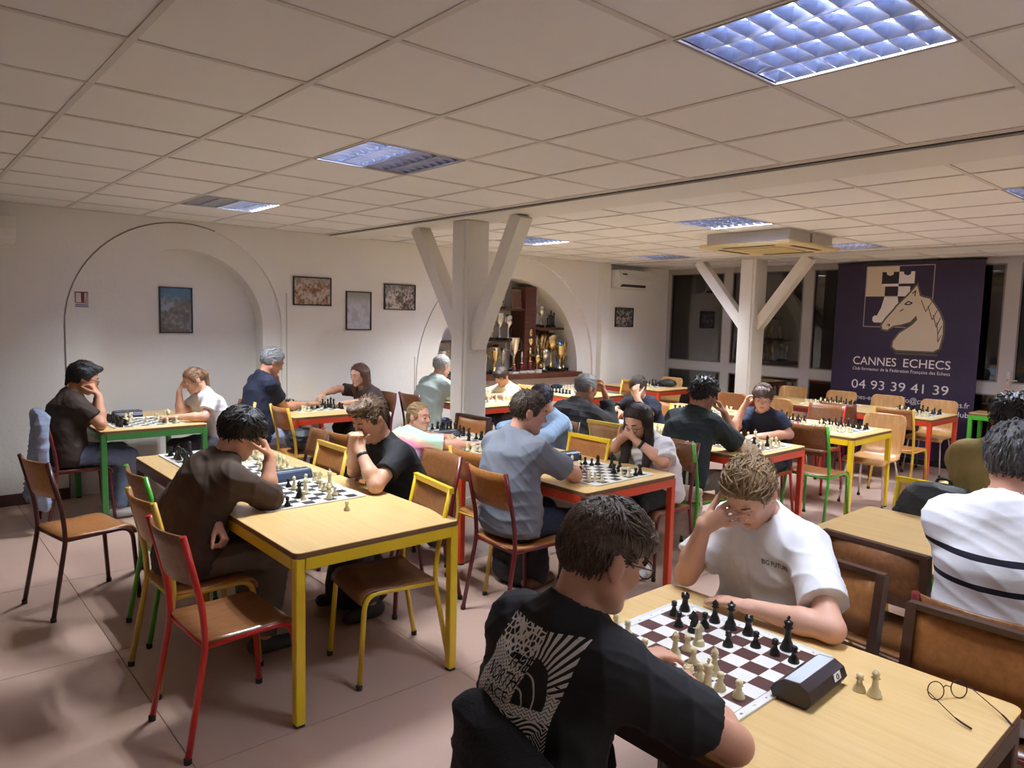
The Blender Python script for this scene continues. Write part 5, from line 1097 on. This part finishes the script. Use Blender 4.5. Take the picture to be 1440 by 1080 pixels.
pw = person('woman with long dark hair and glasses in white blouse, hands under chin', (3.76, 2.99, 1.03), 180, (186, -30), D((3.80, 3.235, .785), (3.715, 3.09, .90), (-.25, -.85, .5), (.2, -.5, .8), .75), D((3.81, 2.79, .785), (3.715, 2.95, .905), (-.2, .85, .5), (.2, .5, .8), .75),
    s=.95, res=.008, top=dict(color=srgb(226, 224, 228), ease=.022, len=.92, neck=.072, wr=.004, collar=1, name='blouse'), bottom=srgb(16, 16, 20), skin_c=srgb(208, 158, 132), hair=dict(color=srgb(44, 28, 22)[:3], style='long', len=.40, vol=.9, line=.050, high=.06, clumps=120, comb=(-.2, 0, -.2), fall=1.1, fwd=.03, lock=.08, width=.005), glasses='square', watch=('L',), shoes=srgb(220, 218, 214))
# --- third row
person('man with grey hair in black jacket touching his brow', (4.62, 4.25, 1.10), 0, (-12, -18), D((4.80, 4.12, .79), (4.775, 4.16, 1.03), (-.35, .15, .95), (-.9, .2, .1), .35), D((4.86, 4.50, .79), (4.96, 4.38, .79), (1, -.3, 0), (0, 0, -1), .3),
    res=.010, s=1.03, top=dict(color=(.010, .010, .013), sleeve='long', ease=.026, cuff=.9, wr=.004, name='jacket', collar=1), bottom=srgb(30, 30, 34), skin_c=srgb(176, 126, 100), hair=dict(color=(.16, .155, .15), style='short', vol=.7, line=.055, high=.05, clumps=140, lock=.025, width=.0035, nape=-.05), wide=1.08)
person('boy in dark navy tee hiding his face behind a hand', (5.55, 4.42, 1.045), 180, (200, -34), D((5.47, 4.66, .785), (5.42, 4.52, .80), (-.9, -.3, 0), (0, 0, -1), .4), D((5.47, 4.22, .785), (5.425, 4.33, .965), (.12, .30, .95), (.9, .25, -.1), .3),
    s=.94, res=.010, top=dict(color=srgb(20, 24, 44), ease=.014, name='tee_shirt'), bottom=srgb(40, 40, 48), skin_c=srgb(204, 156, 130), hair=dict(color=BRN, style='short', vol=.8, line=.06, high=.05, clumps=90, lock=.035), eyes=True)
person('man with dark curly hair in dark teal top, back turned', (4.69, 3.10, 1.15), 0, (-14, -16), D((4.82, 2.87, .785), (4.775, 2.97, 1.02), (-.35, .35, .85), (-.6, .7, .2), .6), D((4.86, 3.32, .785), (4.98, 3.20, .79), (1, -.4, 0), (0, 0, -1), .35),
    res=.009, s=1.02, top=dict(color=srgb(26, 38, 42), ease=.024, len=.92, wr=.004, name='tee_shirt'), bottom=srgb(150, 150, 146), skin_c=srgb(178, 128, 102), hair=dict(color=BLK, style='short', vol=1.4, line=.06, high=.045, clumps=220, lock=.022, width=.006, lift=.02, mess=1.8, nape=-.04))
person('boy in navy tee with side swept brown hair, hand at his ear', (5.56, 3.10, 1.08), 180, (205, -16), D((5.42, 3.28, .79), (5.475, 3.22, 1.0), (.25, -.25, .93), (.3, -.9, 0), .55), D((5.66, 2.90, .785), (5.36, 3.00, .785), (-1, .35, 0), (0, 0, -1), .25),
    s=.93, res=.009, top=dict(color=srgb(22, 28, 52), ease=.016, len=.64, name='tee_shirt'), bottom=srgb(36, 38, 46), skin_c=srgb(214, 164, 140), hair=dict(color=srgb(76, 56, 42)[:3], style='short', vol=1.2, line=.066, high=.03, fringe=1, clumps=140, lock=.05, comb=(.8, .6, -.2), nape=-.05))
person('man with white hair in pale green shirt beside the post', (4.54, 6.30, 1.16), 0, (4, -14), D((4.84, 6.10, .79), (5.0, 6.28, .79), (.9, .4, 0), (0, 0, -1), .3), D((4.84, 6.55, .79), (5.0, 6.40, .79), (.9, -.4, 0), (0, 0, -1), .3),
    res=.011, top=dict(color=srgb(158, 172, 166), sleeve='long', ease=.022, wr=.004, collar=1, name='shirt'), bottom=srgb(80, 96, 120), skin_c=srgb(206, 152, 128), hair=dict(color=(.36, .35, .33), style='short', vol=.5, line=.05, high=.06, clumps=90, lock=.03, nape=-.05), wide=1.08)
person('boy in cream jumper under the trophy shelf', (5.53, 6.46, 1.0), 180, (188, -34), D((5.46, 6.68, .785), (5.36, 6.48, .79), (-.6, -.8, 0), (0, 0, -1), .3), D((5.46, 6.24, .785), (5.34, 6.40, .79), (-.6, .8, 0), (0, 0, -1), .3),
    s=.90, res=.010, top=dict(color=srgb(226, 218, 192), sleeve='long', cuff=.3, ease=.018, name='jumper'), bottom=srgb(60, 60, 66), skin_c=srgb(196, 140, 108), hair=dict(color=BRN, style='short', vol=1.0, line=.06, high=.04, fringe=1, clumps=80))
# --- near right
person('person with dark hair in olive top, back turned', (4.38, 1.04, 1.235), 0, (0, -12), D((4.78, .84, .79), (4.92, 1.0, .79), (.8, .5, 0), (0, 0, -1), .3), D((4.76, 1.27, .79), (4.92, 1.1, .79), (.8, -.5, 0), (0, 0, -1), .3),
    res=.010, s=1.05, top=dict(color=srgb(132, 112, 58), ease=.030, len=.90, wr=.004, name='tee_shirt'), bottom=srgb(40, 42, 50), skin_c=srgb(150, 100, 76), hair=dict(color=BLK, style='short', vol=1.3, line=.055, high=.05, clumps=160, lock=.03, width=.006, lift=.02, nape=-.03, mess=1.6), wide=1.05, hip=(4.28, 1.04))
def stripes():
    m = mat('striped_cotton', srgb(232, 232, 236), .85, bump=.05, bscale=420); N, L, b = nodes(m); at = N.new('ShaderNodeAttribute'); at.attribute_name = 'spine'
    k = None
    for c_ in (.66, .815):
        d = mth(N, L, 'LESS_THAN', mth(N, L, 'ABSOLUTE', mth(N, L, 'SUBTRACT', at.outputs['Fac'], c_)), .016); k = d if k is None else mth(N, L, 'MAXIMUM', k, d)
    mx = N.new('ShaderNodeMix'); mx.data_type = 'RGBA'; L.new(k, mx.inputs[0]); mx.inputs[6].default_value = srgb(232, 232, 236); mx.inputs[7].default_value = srgb(24, 24, 44); L.new(mx.outputs[2], b.inputs['Base Color']); return m
person('man with grey hair in white top with two navy stripes, back turned', (2.665, .605, 1.285), 0, (-8, -14), D((3.06, .40, .79), (3.22, .56, .79), (.7, .7, 0), (0, 0, -1), .3), D((3.02, .80, .80), (2.80, .70, 1.10), (-.35, -.3, .85), (-.7, -.6, 0), .7),
    res=.008, s=1.03, top=dict(ease=.022, len=1.0, sleeve='long', name='striped_top', mat=stripes(), wr=.0035), bottom=srgb(46, 50, 62), skin_c=srgb(206, 150, 126), hair=dict(color=(.085, .08, .08), style='short', vol=.75, line=.055, high=.05, clumps=380, lock=.028, width=.0035, lift=.012, nape=-.06), wide=.95, slouch=.0, hip=(2.66, .60))
pb = person('player in white tee with fair hair tied up, brow on hand', (2.215, 1.262, 1.125), 180, (181, -48), dict(elbow=(2.165, 1.47, .785), wrist=(2.118, 1.372, .998), dir=(.0, -.82, .56), palm=(.85, -.25, .05), curl=.22, spread=.5, thumb=.1), D((2.12, .915, .785), (2.075, 1.165, .785), (-.05, 1, -.05), (0, 0, -1), .15),
    res=.0062, s=.98, top=dict(color=srgb(226, 225, 226), ease=.020, len=.72, wr=.0038, name='tee_shirt'), bottom=srgb(40, 42, 50), skin_c=srgb(214, 164, 138), hair=dict(color=srgb(136, 110, 80)[:3], style='bun', vol=.7, line=.058, high=.052, clumps=520, lock=.075, width=.0048, comb=(-1, 0, .25), backcomb=1, fall=.0, nape=-.035, lift=.012, mess=1.3), seat=.45, hip=(2.35, 1.22))
pt = person('player in black printed tee with brown hair and glasses, back turned', (1.135, .985, 1.195), 2, (-14, -20), D((1.335, .765, .80), (1.475, .965, .79), (.5, .85, -.05), (.1, 0, -1), .3), D((1.37, 1.23, .79), (1.50, 1.16, .79), (.9, -.3, 0), (0, 0, -1), .3),
    res=.0062, s=.96, top=dict(color=(.010, .010, .012), ease=.018, len=.68, wr=.003, name='tee_shirt'), bottom=srgb(24, 24, 28), skin_c=srgb(202, 150, 122), hair=dict(color=srgb(88, 71, 58)[:3], style='short', vol=.35, line=.060, high=.045, topmass=1, temple=False, clumps=800, lock=.055, width=.0036, lift=.008, nape=-.035, comb=(1, -.2, 0)), glasses='round', hip=(1.03, 1.10), wide=.86, slouch=.02)
# --- prints pressed onto the two shirts
from mathutils.bvhtree import BVHTree
def presser(pp, front=False):
    me = pp['top'].data; vs = [v.co[:] for v in me.vertices]; tree = BVHTree.FromPolygons(vs, [tuple(p.vertices) for p in me.polygons])
    d = pp['tf']*(-1 if front else 1)
    def f(a, b, lift=.002):
        o = pp['P']-pp['base']+pp['sp']*b+pp['Lt']*a-d*.6; h_ = tree.ray_cast(Vector(o), Vector(d))
        return (V(h_[0])-d*lift) if h_[0] is not None else o+d*.5
    return f
pf = presser(pt); W2, B0, B1 = .100, .290, .545
n1, n2 = 30, 38; gp = [[pf(W2-2*W2*i/(n1-1), B0+(B1-B0)*j/(n2-1), .0016) for j in range(n2)] for i in range(n1)]
vv = np.array(gp).reshape(-1, 3); ff = np.array([(i*n2+j, (i+1)*n2+j, (i+1)*n2+j+1, i*n2+j+1) for i in range(n1-1) for j in range(n2-1)])
uu = np.repeat(np.arange(n1)/(n1-1), n2); vw = np.tile(np.arange(n2)/(n2-1), n1)
def print_mat():
    m = mat('line_print', (.02, .02, .02), .8); N, L, b = nodes(m); A_ = N.new('ShaderNodeAttribute'); A_.attribute_name = 'pu'; B_ = N.new('ShaderNodeAttribute'); B_.attribute_name = 'pv'; u, v = A_.outputs['Fac'], B_.outputs['Fac']
    cb_ = N.new('ShaderNodeCombineXYZ'); L.new(u, cb_.inputs[0]); L.new(mth(N, L, 'MULTIPLY', v, 1.33), cb_.inputs[1])
    vo = N.new('ShaderNodeTexVoronoi'); vo.inputs['Scale'].default_value = 17; vo.feature = 'DISTANCE_TO_EDGE'; L.new(cb_.outputs[0], vo.inputs[0]); dots = mth(N, L, 'LESS_THAN', vo.outputs['Distance'], .14)
    du, dv = mth(N, L, 'SUBTRACT', u, .58), mth(N, L, 'SUBTRACT', v, .46); ang = mth(N, L, 'ARCTAN2', dv, du); rays = mth(N, L, 'GREATER_THAN', mth(N, L, 'SINE', mth(N, L, 'MULTIPLY', ang, 44)), -.1)
    zig = mth(N, L, 'PINGPONG', mth(N, L, 'MULTIPLY', u, 14), .5); waves = mth(N, L, 'GREATER_THAN', mth(N, L, 'SINE', mth(N, L, 'MULTIPLY', mth(N, L, 'MULTIPLY_ADD', zig, .06, v), 190)), -.72)
    sw = mth(N, L, 'GREATER_THAN', mth(N, L, 'SINE', mth(N, L, 'MULTIPLY', mth(N, L, 'MULTIPLY_ADD', mth(N, L, 'SINE', mth(N, L, 'MULTIPLY', u, 13)), .05, v), 150)), .1)
    mt_ = mth(N, L, 'PINGPONG', mth(N, L, 'MULTIPLY', u, 2.6), .5); hat = mth(N, L, 'GREATER_THAN', mth(N, L, 'SINE', mth(N, L, 'MULTIPLY', mth(N, L, 'ADD', mth(N, L, 'MULTIPLY', mt_, .55), v), 160)), .35)
    def mixf(k, a, c): return mth(N, L, 'ADD', mth(N, L, 'MULTIPLY', k, a), mth(N, L, 'MULTIPLY', mth(N, L, 'SUBTRACT', 1, k), c))
    upz = mth(N, L, 'GREATER_THAN', mth(N, L, 'ADD', v, mth(N, L, 'MULTIPLY', u, .25)), .80); rgt = mth(N, L, 'GREATER_THAN', mth(N, L, 'ADD', u, mth(N, L, 'MULTIPLY', v, -.25)), .34)
    low = mth(N, L, 'LESS_THAN', mth(N, L, 'ADD', v, mth(N, L, 'MULTIPLY', mt_, -.35)), .16); midz = mth(N, L, 'LESS_THAN', v, .36)
    x = mixf(upz, mixf(rgt, rays, dots), waves); x = mixf(midz, mixf(low, hat, sw), x)
    mx = N.new('ShaderNodeMix'); mx.data_type = 'RGBA'; L.new(x, mx.inputs[0]); mx.inputs[6].default_value = (.012, .012, .013, 1); mx.inputs[7].default_value = srgb(218, 214, 210); L.new(mx.outputs[2], b.inputs['Base Color']); return m
link('back_print', np_mesh('back_print', vv, ff, [print_mat()], attr={'pu': uu, 'pv': vw}), None, pt['top'])
def press_text(pp, f, s_, a0, b0, wd, ht, m, name, slant=0, lift=.0055, off=.0):
    me = text_fit(s_, wd, ht, name, off)
    bm_ = bmesh.new(); bm_.from_mesh(me); bmesh.ops.triangulate(bm_, faces=bm_.faces); bm_.to_mesh(me); bm_.free()
    for v in me.vertices: v.co = Vector(f(a0-v.co.x, b0+v.co.y+v.co.x*slant, lift))
    link(name, me, m, pp['top']); return me
M_INK = mat('black_ink', (.006, .006, .006), .7)
for i, (s_, w_) in enumerate((('THE', .062), ('NORTH', .108), ('FACE', .085))): press_text(pt, pf, s_, (.036, .080, .066)[i], .462-.031*i, w_*.86, .024, M_INK, 'brand_word', off=.004)
def dome(r0, r1, m, lift, nm):
    g = MB(); n = 14; pts = []
    rs_ = np.linspace(r0, r1, 8)
    for r in rs_: pts.append([pf(-.016-r*.72*math.cos(math.pi/2*k/n)*.75, .405+r*.72*math.sin(math.pi/2*k/n), lift) for k in range(n+1)])
    g.add(sum(pts, []), [(i*(n+1)+k, i*(n+1)+k+1, (i+1)*(n+1)+k+1, (i+1)*(n+1)+k) for i in range(7) for k in range(n)]); g.obj(nm, m, pt['top'])
dome(.002, .118, M_INK, .0040, 'dome_mark'); M_INKW = mat('white_ink', srgb(190, 186, 182), .7); dome(.078, .083, M_INKW, .0050, 'dome_line'); dome(.040, .045, M_INKW, .0050, 'dome_line')
pff = presser(pb, True)
me = text_fit('BIG FUTURE', .088, .016, 'chest_print', .012)
for v in me.vertices: v.co = Vector(pff(-.0+v.co.x+.045, .345+v.co.y-.10*v.co.x, .003))
link('chest_print', me, M_INK, pb['top'])
# ---------------------------------------------------------------- garments and bags
def soft(name, label, cat, prims, h, m, wr=.004, base=None, seed=5, ex=None):
    base = V(base); vs, fs = sdf_mesh(prims, h); vs = wrinkle(vs, fs, wr, seed); vs[:, 2] = np.maximum(vs[:, 2], .003)
    t = thing(name, label, cat, tuple(base)); link('fabric', np_mesh(name, vs-base, fs, [m]), None, t); return t
AX = np.eye(3)
# black jacket over the chair of the player in black tee
cx, cy = .885, .95
soft('black_jacket', 'black jacket hung over the chair back of the printed tee player', 'jacket', [cone((cx, cy-.18, .795), (cx, cy+.09, .86), .036, .036, .03), cone((cx, cy+.07, .86), (cx, cy+.14, .90), .036, .036, .03), cone((cx-.03, cy-.18, .55), (cx-.03, cy+.18, .55), .030, .030, .03), cone((cx, cy-.18, .79), (cx-.04, cy-.19, .45), .034, .036, .06), cone((cx, cy+.15, .88), (cx-.04, cy+.19, .45), .034, .036, .06),
    cone((cx-.012, cy-.08, .80), (cx-.045, cy-.09, .44), .042, .042, .08), cone((cx-.012, cy+.08, .84), (cx-.045, cy+.09, .44), .042, .042, .08), cone((cx-.012, cy, .82), (cx-.045, cy, .44), .042, .042, .08)], .009, mat('black_fleece', (.012, .012, .015), .9, bump=.4, bscale=140), .004, (cx, cy, .44))
dj = mat('denim', srgb(140, 152, 176), .9, bump=.4, bscale=160, var=.2, vscale=9)
cx, cy = .885, 6.50
soft('denim_jacket', 'pale denim jacket hung over the chair of the bespectacled man', 'jacket', [cone((cx, cy-.19, .86), (cx, cy+.19, .86), .036, .036, .03)]+[cone((cx, cy+o, .85), (cx-.05-.03*abs(o)*5*0, cy+o*1.25, .22+.05*math.sin(o*30)), .036, .055, .07) for o in (-.19, -.10, 0, .10, .19)]+[cone((cx-.03, cy-.24, .80), (cx-.02, cy-.27, .20), .05, .045, .05)], .010, dj, .007, (cx, cy, .2))
bk = mat('black_nylon', (.014, .014, .016), .6, bump=.3, bscale=60)
def backpack(x, y, z, w, d, hgt, label, rz=0, m=bk, lean=0.):
    c_, s_ = math.cos(rz), math.sin(rz); e1 = V(c_, s_, 0); e2 = V(-s_, c_, 0); b = V(x, y, z); up = nrm(V(0, 0, 1)+e1*lean)
    P_ = lambda a, q, u: b+e1*a+e2*q+up*u
    pr = [cone(P_(0, -w*.32, d*.55), P_(0, w*.32, d*.55), d*.5, d*.5, .05), cone(P_(0, -w*.30, hgt*.55), P_(0, w*.30, hgt*.55), d*.5, d*.5, .10), cone(P_(0, -w*.2, hgt*.85), P_(0, w*.2, hgt*.85), d*.34, d*.34, .12), cone(P_(0, 0, d*.5), P_(0, 0, hgt*.8), d*.5, d*.42, .10, (e2, 1.7)),
          cone(P_(-d*.45, -w*.2, hgt*.28), P_(-d*.45, w*.2, hgt*.28), d*.2, d*.2, .05)]
    t = soft('backpack', label, 'bag', pr, .011, m, .004, (x, y, z))
    MB().tube(bez([(P_(d*.1, -.035, hgt*.97)-b, 0), (P_(d*.1, -.035, hgt*1.1)-b, .03), (P_(d*.1, .035, hgt*1.1)-b, .03), (P_(d*.1, .035, hgt*.97)-b, 0)], 5), .008, 6).obj('grab_handle', m, t)
    for q in (-1, 1): MB().tube(bez([(P_(d*.40, q*w*.22, hgt*.85)-b, 0), (P_(d*.78, q*w*.26, hgt*.55)-b, .08), (P_(d*.45, q*w*.34, hgt*.12)-b, 0)], 5), .010, 6).obj('shoulder_strap', m, t)
    return t
backpack(3.02, 3.30, 0, .30, .17, .38, 'black backpack on the floor under the orange legged table', .3)
backpack(2.02, 3.62, 0, .26, .15, .34, 'black bag on the floor beneath the man in black tee', 1.2)
backpack(4.06, 1.24, .455, .42, .19, .43, 'dark backpack standing on the yellow chair near the striped shirt man', math.radians(0), mat('dark_green_nylon', (.016, .020, .018), .6, bump=.3, bscale=60))
soft('shoulder_bag', 'black shoulder bag lying on the yellow chair by the grey haired man', 'bag', [ell((2.80, 6.08, .54), (.11, .15, .085), AX, .03), ell((2.80, 6.06, .60), (.08, .12, .06), AX, .05)], .010, bk, .006, (2.80, 6.08, .455))
soft('dark_bag', 'dark bag lying on the table under the air conditioner', 'bag', [ell((8.70, 6.40, .79), (.10, .17, .05), AX, .03), ell((8.68, 6.36, .81), (.06, .10, .045), AX, .05)], .010, bk, .005, (8.70, 6.40, .741))
soft('dark_scarf', 'dark folded garment lying on the table end by the pilaster', 'garment', [ell((7.02, 7.02, .765), (.08, .10, .026), AX, .03), ell((7.0, 6.97, .78), (.05, .06, .024), AX, .04)], .009, mat('navy_wool', srgb(40, 44, 58), .9), .004, (7.02, 7.02, .741))
# canvas tote hanging on the blouse woman's chair
t = thing('tote_bag', 'pale canvas tote hanging from the chair of the woman in white blouse', 'bag', (4.235, 2.90, .30)); cv = mat('canvas', srgb(206, 190, 168), .9, bump=.3, bscale=120)
vs, fs = sdf_mesh([cone((4.24, 2.80, .52), (4.24, 2.98, .52), .016, .016, .02)]+[cone((4.24, 2.80+.045*k, .52), (4.25, 2.79+.05*k, .20+.012*(k % 2)), .018, .034, .05) for k in range(5)], .010); vs = wrinkle(vs, fs, .005, 8)
link('sack', np_mesh('sack', vs-V(4.235, 2.90, .30), fs, [cv]), None, t)
for o in (-.05, .05): MB().tube([(.0, o-.04, .24), (-.0, o*.5-.03, .54), (-.03, o*.4-.03, .57), (-.01, o*.4+.02, .54), (.0, o+.05, .24)], .007, 6).obj('handle', cv, t)
